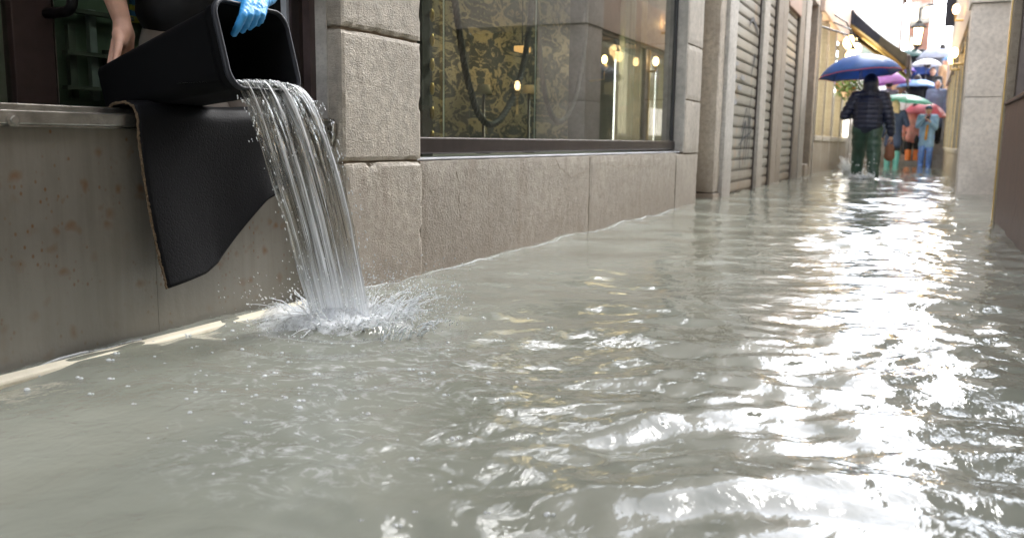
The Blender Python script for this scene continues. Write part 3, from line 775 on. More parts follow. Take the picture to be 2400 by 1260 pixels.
def ridge(u, s, seed):
    w = u * (1 + .06 * s)
    return .0045 * noise.noise(Vector((w * 17 + seed, s * 1.6, seed))) + .0030 * noise.noise(Vector((w * 42, s * 3.2 + seed, 7))) + .0045 * max(0, s - .25) * noise.noise(Vector((w * 24, s * 9 + seed, 3)))
front = []; back = []
for s in sv_:
    for i in range(NU + 1):
        u = i / NU
        wob = .030 * max(0, s) * noise.noise(Vector((u * 2.2 + 3, s * 5, 1))) if u < .12 or u > .9 else 0
        uu = u + wob - (.05 * max(0, s - .3) * (1 - u) ** 6 * (1 + sin(s * 23)))
        P = st_center(uu, s); du = st_center(uu + .01, s) - P; dsv = st_center(uu, s + .01) - P
        n_ = du.cross(dsv).normalized()
        if n_.x < 0: n_ = -n_
        th = (.013 + .006 * s) * max(0.02, 1 - (2 * u - 1) ** 4) ** .6
        e = max(0.0, min(1.0, 6 * u, 6 * (1 - u)))
        front.append(P + n_ * (th * .5 + e * ridge(u, s, 1.7))); back.append(P - n_ * (th * .5 + e * ridge(u, s, 9.1)))
w_ = NU + 1; R_ = len(sv_); mbs = MB(); mbs.v = front + back; B0 = len(front)
for r in range(R_ - 1):
    for i in range(NU):
        a = r * w_ + i; mbs.f.append((a, a + 1, a + w_ + 1, a + w_)); a += B0; mbs.f.append((a, a + w_, a + w_ + 1, a + 1))
    a = r * w_; mbs.f.append((a, a + w_, B0 + a + w_, B0 + a)); a += NU; mbs.f.append((a, B0 + a, B0 + a + w_, a + w_))
for i in range(NU):
    mbs.f.append((i, B0 + i, B0 + i + 1, i + 1)); a = (R_ - 1) * w_ + i; mbs.f.append((a, a + 1, B0 + a + 1, B0 + a))
stm = mbs.build('water_stream', 'stream', smooth=True)
uvl = stm.data.uv_layers.new(name='UVMap')
for lp in stm.data.loops:
    k = lp.vertex_index % B0; uvl.data[lp.index].uv = ((k % w_) / NU, max(0, sv_[k // w_]) * .999)
tag(stm, 'clear sheet of water pouring from the black bin into the flood', 'water stream')

# ================================================================== splash
sp = MB(); R = random.Random(3)
def blob(mb, c, r, st=Vector((0, 0, 1)), k=1.0, n=8, h=5):
    rot = Vector((0, 0, 1)).rotation_difference(st.normalized()).to_matrix()
    mb.ellipsoid(c, r, r, r * k, n, h, rot)
# churned mound
n_a, n_r = 56, 20; vs = []
for j in range(n_r + 1):
    f = j / n_r; r = .012 + .26 * f
    for i in range(n_a):
        a = 2 * pi * i / n_a; rr = r * (1 + .28 * noise.noise(Vector((cos(a) * 1.7, sin(a) * 1.7, .5))))
        x, y = SPL.x + rr * cos(a) * 1.05, SPL.y - .02 + rr * sin(a) * .95
        h = .062 * exp(-(f / .33) ** 2) + .040 * exp(-((f - .62) / .13) ** 2) * (.5 + .8 * noise.noise(Vector((cos(a) * 3, sin(a) * 3, 2)))) + .016 * noise.noise(Vector((x * 24, y * 24, 1))) * (1 - f) + .006 * abs(noise.noise(Vector((x * 70, y * 70, 4)))) * (1 - f ** 3)
        vs.append((x, y, wz(x, y) + max(h, 0) * (1 - f ** 6) - .004 * f))
sp.add(vs, [(j * n_a + i, j * n_a + (i + 1) % n_a, (j + 1) * n_a + (i + 1) % n_a, (j + 1) * n_a + i) for j in range(n_r) for i in range(n_a)])
tag(sp.build('splash_foam', 'core', smooth=True), 'white aerated foam where the poured water churns the flood', 'foam', kind='stuff'); sp = MB()
# jets and thrown filaments
def jet(base, d, L, r, n=9, bend=.3):
    pts = []; rr = []
    d = Vector(d).normalized(); side = Vector((R.uniform(-1, 1), R.uniform(-1, 1), 0)) * .08
    for k in range(n):
        t = k / (n - 1); p = Vector(base) + d * L * t + Vector((0, 0, -bend * L * t * t)) + side * L * sin(t * 4 + R.random())
        pts.append(p); rr.append(r * (1 - .75 * t) * R.uniform(.55, 1.3) + .0006)
    sp.tube(pts, rr, 6)
    for k in range(4): blob(sp, pts[-1] + d * L * R.uniform(.02, .35) + Vector((R.uniform(-1, 1), R.uniform(-1, 1), R.uniform(-1, .4))) * .015, R.uniform(.0012, .0032), d, R.uniform(1, 2.2), 6, 4)
for k in range(120):
    a = R.uniform(-1.5, 1.9) if R.random() < .72 else R.uniform(0, 2 * pi)
    r = R.uniform(.10, .20); b = Vector((SPL.x + r * cos(a), SPL.y + r * sin(a), .005))
    jet(b, (cos(a) * R.uniform(.5, 1.3), sin(a) * R.uniform(.5, 1.3), R.uniform(.35, 1.25)), R.uniform(.03, .17), R.uniform(.0009, .0032))
for px, py, hh, lean_ in ((893, 800, .10, .3), (905, 790, .13, .5), (930, 800, .09, .6), (950, 785, .11, .7), (975, 790, .10, .9), (990, 770, .08, 1.0), (1010, 765, .06, 1.2), (925, 770, .12, .4), (740, 765, .09, -.6), (722, 760, .07, -.9)):
    b = at(px, py, Z=0); o_ = Vector((b.x - SPL.x, b.y - SPL.y, 0)).normalized()
    for q in range(3):
        jet(b + Vector((R.gauss(0, .012), R.gauss(0, .012), 0)), o_ * (.25 + .5 * abs(lean_)) + Vector((R.gauss(0, .15), R.gauss(0, .15), 1)), hh * R.uniform(.6, 1.15), R.uniform(.0014, .0036), 12, .45)
for k in range(1500):
    a = R.uniform(-1.6, 2.0) if R.random() < .65 else R.uniform(0, 2 * pi); r = R.uniform(.05, .36) ** .9
    z = abs(R.gauss(0, .075)) * (1.3 - r)
    blob(sp, Vector((SPL.x + r * cos(a), SPL.y + r * sin(a), z + .004)), R.uniform(.0006, .0020), Vector((cos(a) * .6, sin(a) * .6, R.uniform(.4, 1))), R.uniform(1, 2.6), 5, 3)
for k in range(260):                                # spray torn off the falling sheet
    s_ = R.uniform(.25, 1) ; u_ = R.choice([R.gauss(-.03, .03), R.gauss(1.02, .02), R.uniform(0, 1)]); q = st_center(u_, s_) + Vector((R.uniform(.0, .05) * s_, R.uniform(-.02, .02), 0))
    blob(sp, q, R.uniform(.0006, .0019), Vector((.1, .2, -1)), R.uniform(1.2, 4), 5, 3)
o = sp.build('splash', 'foam', smooth=True); tag(o, 'drops and thin jets thrown up where the stream hits the flood', 'splash', kind='stuff')
# bubbles and drops on the water
dr = MB(); R = random.Random(12)
spots = [(330, 805), (360, 808), (385, 855), (545, 780), (602, 835), (190, 885), (312, 950), (210, 925), (255, 850), (435, 790), (600, 925), (520, 915), (437, 935), (1110, 716), (1238, 745), (1224, 805), (1160, 795), (1175, 797), (932, 1030), (1245, 1025), (1100, 1010), (925, 1225), (970, 1195), (500, 1110), (985, 875), (660, 760), (270, 835), (150, 830), (470, 870), (620, 880), (700, 905), (760, 935), (880, 905), (1050, 800), (1285, 770), (1060, 1025), (890, 945), (430, 1030)]
for k in range(110): spots.append((R.gauss(640, 330), R.gauss(860, 75)) if R.random() < .75 else (R.uniform(50, 1700), R.uniform(720, 1240)))
for px, py in spots:
    p = at(px, py, Z=0)
    if p.x < -1.86 or p.y < .9: continue
    r = R.choice([.0026, .0034, .0046, .0062]) * R.uniform(.7, 1.15)
    z = wz(p.x, p.y)
    dr.ellipsoid((p.x, p.y, z + r * .05), r, r, r * .7, 10, 7)
    if R.random() < .35: dr.ellipsoid((p.x + r * 1.7, p.y + r * .6, z + r * .15), r * .6, r * .6, r * .5, 8, 6)
o = dr.build('water_drops', 'drop', smooth=True); tag(o, 'clear bubbles and drops scattered on the water near the splash', 'water drops', kind='stuff')

# thin bright lip of water lapping along the stone
wl_ = MB(); R = random.Random(8)
def lip(pts, r0):
    wl_.tube(pts, [r0 * (.25 + abs(noise.noise(Vector((q.y * 3.1, q.x * 3, 2)))) * 2.2) for q in pts], 6)
lip([Vector((XF + .012 + .02 * noise.noise(Vector((y_ * 5, 0, 0))), y_, wz(XF + .014, y_) + .001)) for y_ in np.arange(2.43, 7.0, .03)], .0022)
lip([at(372 + 230 * t_, 771 - 58 * t_ - 9 * sin(pi * t_), Z=.012 + .006 * sin(5 * t_)) for t_ in np.linspace(0, 1, 24)], .0040)
lip([Vector((-1.872 + .01 * noise.noise(Vector((y_ * 6, 2, 0))), y_, wz(-1.87, y_) + .001)) for y_ in np.arange(1.0, 1.62, .03)], .0035)
tag(wl_.build('waterline_ripple', 'drop', smooth=True), 'thin bright ripple where the flood laps against the stone', 'ripple', kind='stuff')
# ================================================================== shuttered fronts further along on the left
shb = empty('shuttered_building', (-2.2, 12, 0), 'weathered rendered front with three grey roller shutters between stone posts', 'building')
col = part('rough_column', shb, (-1.95, 8.7, 0))
stone_block('shaft', 'concrete', col, -2.3, -1.855, 8.45, 8.72, .055, 4.2, .012, .06, .014, 71)
stone_block('pale_strip', 'concrete_pale', col, -2.25, XF, 8.722, 9.12, -.3, 4.2, .010, .08, .008, 72)
stone_block('foot_block', 'post_brown', col, -2.3, -1.845, 8.42, 8.75 - .03, -.3, .052, .008, .05, .012, 73)
def post(y0, y1, mt, x1=XF, top=2.9):
    return stone_block('post', mt, shb, -2.15, x1, y0, y1, -.3, top, .008, .09, .006, y0)
Y = {k: at(k, 340 + (k - 2170) * tan(RHO), X=XF).y for k in range(1640, 1990)}
posts = [(Y[1777], Y[1790], 'post_pale'), (Y[1811], Y[1823], 'post_brown'), (Y[1823], Y[1834], 'post_brown'), (Y[1862], Y[1873], 'post_brown'), (Y[1873], Y[1884], 'post_pale')]
for a, b, c in posts: post(a + .003, b, c, XF if c == 'post_pale' else XF - .012)
SX = -1.885
bm = bmesh.new()
SH = .118
def slat_mesh(y0, y1):
    mb = MB(); prof = [(-.012, 0), (-.012, .010), (.010, .0115), (.011, .017), (.001, .0185), (.001, .0245), (.011, .026), (.0125, .060), (.011, .1115), (-.012, .1165)]
    L = y1 - y0; vs = [(x, -L / 2, z) for x, z in prof] + [(x, L / 2, z) for x, z in prof]; n = len(prof)
    mb.add(vs, [(i, i + 1, n + i + 1, n + i) for i in range(n - 1)] + [tuple(range(n))[::-1], tuple(range(n, 2 * n))] + [(0, n, 2 * n - 1, n - 1)])
    return mb.mesh('slat')
def shutter(y0, y1, top, drop=0):
    r = part('roller_shutter', shb, (SX, (y0 + y1) / 2, 0))
    me = slat_mesh(y0 + .03, y1 - .03); me.materials.append(M['shutter'])
    z = -.11
    while z < top:
        o = bpy.data.objects.new('slat', me); COL.objects.link(o); o.parent = r; o.location = (0, random.uniform(-.003, .003), z); z += SH
    BX('bottom_bar', 'shutter', r, SX - .005, SX + .020, y0 + .02, y1 - .02, -.21, -.1105)
    for a, b in ((y0, y0 + .028), (y1 - .028, y1)): BX('guide', 'dark_metal', r, SX - .02, SX + .026, a, b, -.25, top)
    BX('backing', 'interior', r, SX - .06, SX - .022, y0, y1, -.3, top + .1)
    return r
s1 = shutter(9.125, posts[0][0], 2.88)
s2 = shutter(posts[0][1] + .002, posts[1][0], 2.88)
s3 = shutter(posts[2][1] + .002, posts[3][0], 2.42)
BX('lintel_panel', 'brown_panel', shb, SX - .03, XF - .004, posts[2][1] + .004, posts[3][0] - .002, 2.425, 2.9, bevel=.01)
# sprayed scrawl and old stickers on the first shutter
def stroke(pts, w):
    mb = MB(); q = []
    P3 = [at(a, b, X=SX + .0195) for a, b in pts]
    for i in range(len(P3) - 1):
        p0, p1, p2, p3 = P3[max(i - 1, 0)], P3[i], P3[i + 1], P3[min(i + 2, len(P3) - 1)]
        for j in range(6):
            t = j / 6; q.append(.5 * ((2 * p1) + (p2 - p0) * t + (2 * p0 - 5 * p1 + 4 * p2 - p3) * t * t + (3 * p1 - p0 - 3 * p2 + p3) * t ** 3))
    q.append(P3[-1])
    mb.tube(q, [w * (.5 + .5 * sin(pi * (i + .6) / len(q))) for i in range(len(q))], 6, sx=1)
    for v in mb.v: v.x = SX + .0195 + (v.x - SX - .0195) * .05
    return mb
M['spray'] = m_plain('spray_paint', (.07, .075, .085), .6, var=.4, scale=30)
for i, (pts, w) in enumerate([([(1733, 395), (1735, 350), (1742, 310), (1748, 285), (1746, 330), (1740, 385)], .022), ([(1745, 385), (1750, 340), (1755, 300), (1759, 270), (1757, 320), (1752, 372)], .02),
    ([(1752, 300), (1756, 262), (1760, 232), (1763, 205)], .014), ([(1732, 340), (1745, 322), (1758, 312), (1764, 300)], .012), ([(1738, 310), (1744, 280), (1750, 255), (1752, 275)], .012), ([(1760, 180), (1766, 150), (1770, 128), (1768, 160)], .02), ([(1757, 60), (1765, 45), (1772, 60), (1776, 80)], .03)]):
    stroke(pts, w).build('graffiti_stroke', 'spray', s1)
M['sticker'] = m_plain('faded_sticker', (.30, .30, .31), .7, var=.25)
for px, py in ((1727, 148), (1723, 178), (1741, 182), (1718, 208), (1734, 205), (1722, 238)):
    a = at(px - 4, py - 6, X=SX + .0185); b = at(px + 4, py + 7, X=SX + .0185); BX('sticker', 'sticker', s1, SX + .0175, SX + .0188, a.y, b.y, b.z, a.z)
BX('upper_wall', 'plaster', shb, -5, XF - .02, 7.66, 16.25, 2.91, 8.0)
BX('recess_wall', 'concrete', shb, -2.6, -1.98, Y[1884] + .002, 16.25, -.3, 2.9)
stone_block('foot_block', 'post_brown', shb, -2.1, -1.84, 15.45, 15.95, -.3, .20, .01, .06, .02, 91)
stone_block('post', 'post_brown', shb, -2.2, -1.835, 15.96, 16.25, -.3, 2.9, .008, .09, .006, 92)

# ------------------------------------------------------------------ lit shop on the left, awning
ls = empty('lit_shop_building', (-2.2, 20, 0), 'warmly lit shop front under the awning behind the blue umbrella', 'building')
y = 16.27
bays = [(16.4, 17.5, 'lamp_soft'), (17.75, 19.0, 'lamp_soft'), (19.3, 21.0, 'lamp_soft'), (21.3, 23.2, 'lamp_soft')]
for i, (a, b, mt) in enumerate(bays):
    w = part('shop_window', ls, (XF, (a + b) / 2, .6))
    BX('glow_back', 'lamp_soft', w, -2.3, -2.2, a, b, .75, 2.75)
    BX('pane', 'glass_far', w, -1.885, -1.88, a, b, .72, 2.75)
    BX('frame', 'post_brown', w, -1.9, XF + .004, a - .06, a - .002, .70, 2.8)
    BX('frame', 'post_brown', w, -1.9, XF + .004, b + .002, b + .06, .70, 2.8)
    BX('sill', 'post_pale', w, -2.2, XF + .012, a - .05, b + .05, .60, .698, bevel=.01)
    BX('stall_riser', 'post_brown', w, -2.2, XF - .004, a - .07, b + .07, -.3, .598)
for a, b in ((16.26, 16.335), (17.57, 17.68), (19.07, 19.23), (21.08, 21.23), (23.28, 24.4)): stone_block('post', 'post_pale', ls, -2.2, XF - .002, a, b, -.3, 2.83, .006, .1, .004, a)
BX('fascia', 'fascia', ls, -2.2, XF + .05, 16.27, 24.4, 2.84, 3.75, bevel=.02)
BX('upper_wall', 'plaster', ls, -5, XF - .02, 16.27, 24.4, 3.76, 6.4)
pn = at(1982, 292, X=XF + .03)
r = tag(MB().box(XF + .012, XF + .06, pn.y - .5, pn.y + .5, .72, 1.42).build('menu_panel', 'panel_white', bevel=.01), 'bright lit white display panel low beside the man in the padded jacket', 'display panel')
for i, (px, py, rr) in enumerate(((1993, 100, .13), (2004, 115, .11), (1997, 132, .11))):
    p = at(px, py, X=-1.45 + .1 * i)
    r = empty('awning_lamp', p + Vector((0, 0, -rr)), ('largest globe lamp glowing under the awning beside the shop front', 'middle globe lamp glowing under the awning, nearest the gold arm', 'lowest globe lamp glowing under the awning just above the blue umbrella')[i], 'lamp', 'globe lamps under the awning')
    MB().ellipsoid(p, rr, rr, rr, 16, 10).build('globe', 'lamp', r, smooth=True)
    MB().tube([p + Vector((0, 0, rr * .96)), p + Vector((0, 0, rr + .06)), p + Vector((-.1, 0, rr + .25)), (XF + .05, p.y, p.z + rr + .4)], [.06, .02, .015, .015], 8).build('arm', 'black_metal', r)
aw = empty('awning', (XF + .06, 22.6, 3.2), 'dark fold-out awning on gold arms over the left side of the alley', 'awning')
a0, a1 = 21.7, 24.3
yA = a0 - .05
T0 = at(2000, 26, Y=yA); T1 = at(2131, 128, Y=yA); R0_ = at(1990, 60, Y=yA); R1_ = at(2121, 163, Y=yA)
def canopy(y0, y1, t0, t1, sag, mt, nm):
    mb = MB(); n = 12; vs = []
    for yv in (y0, y1):
        for k in range(n + 1):
            t = k / n; p = t0.lerp(t1, t); vs.append((p.x, yv, p.z - sag * sin(pi * t)))
    mb.add(vs, [(k, k + 1, n + 2 + k, n + 1 + k) for k in range(n)]); o = mb.build(nm, mt, aw, smooth=True); q = o.modifiers.new('s', 'SOLIDIFY'); q.thickness = .02
canopy(a0, a1, T0, T1, .06, 'awning', 'canvas')
for t_a, t_b, mt in ((0, .5, 'awning_dark'), (.5, 1, 'awning')):
    mb_ = MB(); n = 10; vs = []
    for k in range(n + 1):
        t = t_a + (t_b - t_a) * k / n; p = T0.lerp(T1, t); q = R0_.lerp(R1_, t); vs += [(p.x, a0 - .012, p.z - .06 * sin(pi * t) - .015), (q.x, a0 - .012, q.z + .02)]
    mb_.add(vs, [(2 * k, 2 * k + 1, 2 * k + 3, 2 * k + 2) for k in range(n)]); o = mb_.build('side_flap', mt, aw); q = o.modifiers.new('s', 'SOLIDIFY'); q.thickness = .015
for yv in (a0 - .07, a1 - .1):
    MB().tube([(R0_.x, yv, R0_.z), ((R0_.x + R1_.x) / 2, yv, (R0_.z + R1_.z) / 2 + .02), (R1_.x, yv, R1_.z)], [.065, .06, .05], 8).build('arm', 'brass', aw, smooth=True)
BX('front_bar', 'dark_metal', aw, T1.x - .06, T1.x + .03, a0 - .10, a1, R1_.z + .0, T1.z, bevel=.02)
BX('valance', 'awning', aw, T1.x - .03, T1.x - .01, a0 - .05, a1, R1_.z - .26, R1_.z - .001)
BX('cassette', 'awning_dark', aw, XF + .052, T0.x + .02, a0 - .1, a1 + .05, R0_.z - .05, T0.z + .02, bevel=.04)
# potted greenery on the shop wall
pl = empty('hanging_plant', at(1993, 215, X=-1.6), 'leafy green hanging plant with orange flowers beside the dark-hooded man', 'plant')
p0 = wloc(pl)
lathe(MB(), p0, [(.001, -.15), (.14, -.13), (.2, .02), (.18, .02), (.12, -.1)], 14).build('basket', 'brown_panel', pl)
M['leaf'] = m_plain('leaf_green', (.08, .14, .03), .5, var=.5, scale=20); M['flower'] = m_plain('orange_flower', (.6, .22, .05), .6, var=.3)
def leaves(mb, n, c, rx, rz, sz, rnd):
    for k in range(n):
        d = Vector((rnd.gauss(0, 1), rnd.gauss(0, 1), rnd.gauss(0, 1))).normalized() * rnd.random() ** .4
        q = c + Vector((d.x * rx, d.y * rx, d.z * rz)); a = Vector((rnd.gauss(0, 1), rnd.gauss(0, 1), rnd.gauss(0, .6))).normalized(); b = a.cross(Vector((rnd.gauss(0, 1), rnd.gauss(0, 1), 1))).normalized()
        mb.add([q - a * sz, q + b * sz * .5 + Vector((0, 0, .01)), q + a * sz, q - b * sz * .5], [(0, 1, 2, 3)])
R = random.Random(4); mb_ = MB(); leaves(mb_, 420, p0 + Vector((0, 0, .12)), .34, .32, .05, R); mb_.build('foliage', 'leaf', pl)
mb_ = MB(); leaves(mb_, 60, p0 + Vector((-.05, 0, .18)), .36, .28, .035, R); mb_.build('flowers', 'flower', pl)
MB().tube([p0 + Vector((0, 0, .3)), p0 + Vector((0, 0, .75)), (XF + .05, p0.y, p0.z + .8)], .012, 6).build('hanger', 'black_metal', pl)

# ================================================================== right-hand side
rb = empty('marble_shop_front', (.8, 6.8, 0), 'brown marble plinth and bronze-framed shop front at the right edge', 'building')
stone_block('plinth', 'marble_brown', rb, .50, 1.1, 4.6, 7.28, -.35, .84, .008, .06, .004, 101)
BX('plinth_cap', 'marble_brown', rb, .49, 1.1, 4.6, 7.27, .843, .865, bevel=.004)
BX('corner_post', 'post_brown', rb, .498, .72, 7.29, 7.46, -.35, 3.0, bevel=.01)
BX('corner_trim', 'brass', rb, .489, .4975, 7.385, 7.46, -.35, 3.0, bevel=.003)
BX('window_frame', 'dark_metal', rb, .55, .63, 7.18, 7.288, .866, 2.6, bevel=.004)
BX('pane', 'glass_far', rb, .60, .606, 4.6, 7.18, .866, 2.6)
BX('display_back', 'interior', rb, 1.1, 1.2, 4.6, 7.28, -.3, 2.6)
BX('upper_wall', 'plaster', rb, .52, 4, 4.6, 7.46, 2.62, 6.0)
p = at(2397, 180, X=.8); r = empty('window_lamp', p + Vector((0, 0, -.1)), 'glowing lamp inside the shop window at the right edge', 'lamp')
MB().ellipsoid(p, .035, .04, .06).build('bulb', 'lamp', r, smooth=True); lathe(MB(), p, [(.02, -.055), (.04, -.09), (.015, -.15), (.015, .866 - p.z), (.06, .866 - p.z)], 12).build('stand', 'brass', r, smooth=True)

pb = empty('pilaster_building', (1.0, 18, 0), 'pale stone pilaster and brass-framed lit shop fronts along the right of the alley', 'building')
pz = [(-.35, .0), (.0, 1.085), (1.09, 2.095), (2.10, 3.2)]
for i, (z0, z1) in enumerate([(-.35, 1.085), (1.088, 2.098), (2.104, 3.4)]):
    stone_block('pilaster_block', 'pilaster', pb, .35 if i < 2 else .33, 1.07 if i < 2 else 2.4, 11.0 if i < 2 else 10.96, 11.6, z0, z1, .004, .08, .003, 111 + i)
BX('recess_wall', 'interior_mid', pb, 1.08, 4, 11.5, 11.7, -.35, 2.1)
BX('side_wall', 'plaster', pb, 2.4, 4, 7.47, 11.5, -.35, 6.0)
bw = 2.4; y = 11.62; k = 0
while y < 25.5:
    w = part('shop_window', pb, (.42, y + bw / 2, .6))
    BX('frame', 'post_brown', w, .40, .46, y + .02, y + .12, .50, 2.05); BX('trim', 'brass', w, .392, .3995, y + .05, y + .09, .50, 2.05)
    BX('frame', 'post_pale', w, .40, .46, y + bw - .14, y + bw - .02, .50, 2.05)
    BX('sill', 'post_pale', w, .405, .8, y + .02, y + bw - .02, .42, .498, bevel=.01)
    BX('stall_riser', 'post_brown', w, .415, .8, y, y + bw - .004, -.35, .418)
    BX('pane', 'glass_far', w, .44, .446, y + .12, y + bw - .14, .50, 2.05)
    BX('glow_back', 'lamp_dim' if k % 2 else 'plaster', w, .95, 1.0, y + .1, y + bw - .1, .5, 2.05)
    BX('head', 'dark_metal', w, .405, .7, y + .02, y + bw - .02, 2.052, 2.1)
    y += bw; k += 1
BX('fascia', 'fascia', pb, .36, .8, 11.605, 26.0, 2.104, 2.75, bevel=.01)
BX('upper_wall', 'plaster', pb, .40, 4, 11.605, 26.0, 2.752, 5.0)
wl = [(2230, 140, 16.2), (2237, 124, 14.0), (2241, 22, 14.6)]
for i, (px, py, yv) in enumerate(wl):
    p = at(px, py, Y=yv); p.x = min(p.x, .33)
    r = empty('wall_lantern', (p.x, p.y, p.z - .12), ('bright wall lantern nearest the pale pilaster', 'second wall lantern, just above the tan-coated person', 'high warm wall lantern beside the hanging dark sign', 'farthest lit wall lantern on the right-hand front')[i], 'lamp', 'wall lanterns on the right-hand front')
    MB().ellipsoid(p, .05, .06, .075).build('globe', 'lamp', r, smooth=True); MB().tube([p + Vector((0, 0, -.07)), p + Vector((0, 0, -.16)), (.41, p.y, p.z - .16)], .018, 8).build('arm', 'brass', r)
# blade sign
p = at(2232, 20, Y=17.0); sg = empty('blade_sign', (p.x, p.y, p.z - .3), 'dark green hanging shop sign high on the right', 'sign')
BX('board', 'awning_dark', sg, p.x - .10, p.x + .06, p.y - .02, p.y + .02, p.z - .30, p.z + .6, bevel=.01); MB().tube([(p.x - .1, p.y, p.z + .63), (.42, p.y, p.z + .63)], .015, 6).build('bracket', 'black_metal', sg)

# street lantern on its bracket
p = at(2152, 82, Y=24.0)
ln = empty('street_lantern', p + Vector((0, 0, -.25)), 'lit four-sided street lantern hanging over the far end of the alley', 'street lamp')
for s in range(4):
    a = s * pi / 2 + pi / 4; c, s_ = cos(a), sin(a)
    MB().tube([p + Vector((.10 * c, .10 * s_, -.24)), p + Vector((.17 * c, .17 * s_, .16))], .012, 6).build('bar', 'black_metal', ln)
mb_ = MB(); mb_.add([p + Vector((sx * .065, sy * .065, -.235)) for sx, sy in ((-1, -1), (1, -1), (1, 1), (-1, 1))] + [p + Vector((sx * .11, sy * .11, .15)) for sx, sy in ((-1, -1), (1, -1), (1, 1), (-1, 1))], [(0, 1, 5, 4), (1, 2, 6, 5), (2, 3, 7, 6), (3, 0, 4, 7), (0, 3, 2, 1), (4, 5, 6, 7)]); mb_.build('glass_body', 'lamp', ln)
lathe(MB(), p, [(.20, .165), (.19, .19), (.07, .29), (.06, .33), (.02, .36), (.015, .43), (.001, .44)], 4).build('cap', 'black_metal', ln)
lathe(MB(), p, [(.11, -.24), (.10, -.27), (.02, -.32), (.001, -.33)], 8).build('foot', 'black_metal', ln)
MB().tube([p + Vector((0, 0, .43)), p + Vector((0, 0, .62)), p + Vector((.2, 0, .72)), p + Vector((.45, 0, .68)), (.41, p.y, p.z + .8)], .02, 8).build('bracket', 'black_metal', ln, smooth=True)
# ================================================================== bridge and far houses
br = empty('stepped_bridge', (-.6, 26, -.1), 'stone footbridge steps climbing at the end of the alley', 'bridge')
for k in range(14):
    y0 = 24.9 + .32 * k; stone_block('step', 'post_pale', br, -2.6, .9, y0, y0 + .36, -.3, .0 + .145 * (k + 1), .01, .12, .01, 200 + k)
BX('deck', 'post_pale', br, -2.6, .9, 24.9 + .32 * 14 + .05, 33, -.3, 2.02)
for sx in (-1.95, .62):
    mb_ = MB(); mb_.add([(sx + dx, yv, z) for dx in (-.1, .1) for yv, z in ((25.6, .2), (25.6, 1.1), (29.4, 2.95), (33, 2.95), (33, 1.9), (29.4, 1.9))], [(0, 1, 2, 3, 4, 5), (11, 10, 9, 8, 7, 6)] + [(i, 6 + i, 6 + (i + 1) % 6, (i + 1) % 6) for i in range(6)]); mb_.build('parapet', 'post_pale', br)
def house(name, label, x0, x1, y0, h, mt, wins, z0=-.4):
    r = empty(name, ((x0 + x1) / 2, y0, z0), label, 'building')
    BX('wall', mt, r, x0, x1, y0, y0 + 6, z0, h)
    BX('cornice', 'post_pale', r, x0 - .1, x1 + .1, y0 - .15, y0 + 6, h + .002, h + .25, bevel=.03)
    for wx, wz_, w_h, w_w, lit in wins:
        w = part('window', r, (wx, y0, wz_))
        BX('frame', 'post_pale', w, wx - w_w / 2 - .1, wx + w_w / 2 + .1, y0 - .06, y0 - .003, wz_ - .1, wz_ + w_h + .1)
        BX('pane', 'lamp_soft' if lit else 'glass_far', w, wx - w_w / 2, wx + w_w / 2, y0 - .08, y0 - .0605, wz_, wz_ + w_h)
        BX('sill', 'post_pale', w, wx - w_w / 2 - .15, wx + w_w / 2 + .15, y0 - .18, y0 - .0615, wz_ - .2, wz_ - .102)
    return r
house('white_house', 'sunlit white house beyond the bridge on the left', -6.0, -1.3, 36, 6.6, 'plaster_white', [(-4.2, 3.0, 1.5, .9, 0), (-2.2, 3.0, 1.5, .5, 0)])
house('red_house', 'reddish house with lit windows beyond the bridge, behind the lantern', -1.0, -.25, 40, 7.0, 'plaster_red', [(-.8, 4.3, .6, .2, 1), (-.8, 5.6, .7, .2, 1), (-.42, 5.7, .5, .16, 1)])
house('pale_house', 'pale house beyond the bridge on the right', .75, 5, 34, 5.8, 'plaster_white', [(1.6, 3.4, 1.3, .8, 0)])
BX2 = empty('corner_house', (-3.4, 25, 0), 'cream corner house standing behind the awning', 'building')
BX('wall', 'plaster_white', BX2, -5, -2.65, 24.42, 30, -.3, 6.8); BX('cornice', 'post_pale', BX2, -5, -2.5, 24.42, 30.1, 6.802, 7.0)
for zz in (3.6, 5.3):
    w = part('window', BX2, (-2.65, 26.5, zz)); BX('pane', 'glass_far', w, -2.66, -2.63, 26.1, 26.9, zz, zz + 1.1)
    BX('shutter_leaf', 'awning_dark', w, -2.645, -2.58, 25.6, 26.09, zz - .02, zz + 1.12); BX('shutter_leaf', 'awning_dark', w, -2.645, -2.58, 26.91, 27.4, zz - .02, zz + 1.12)
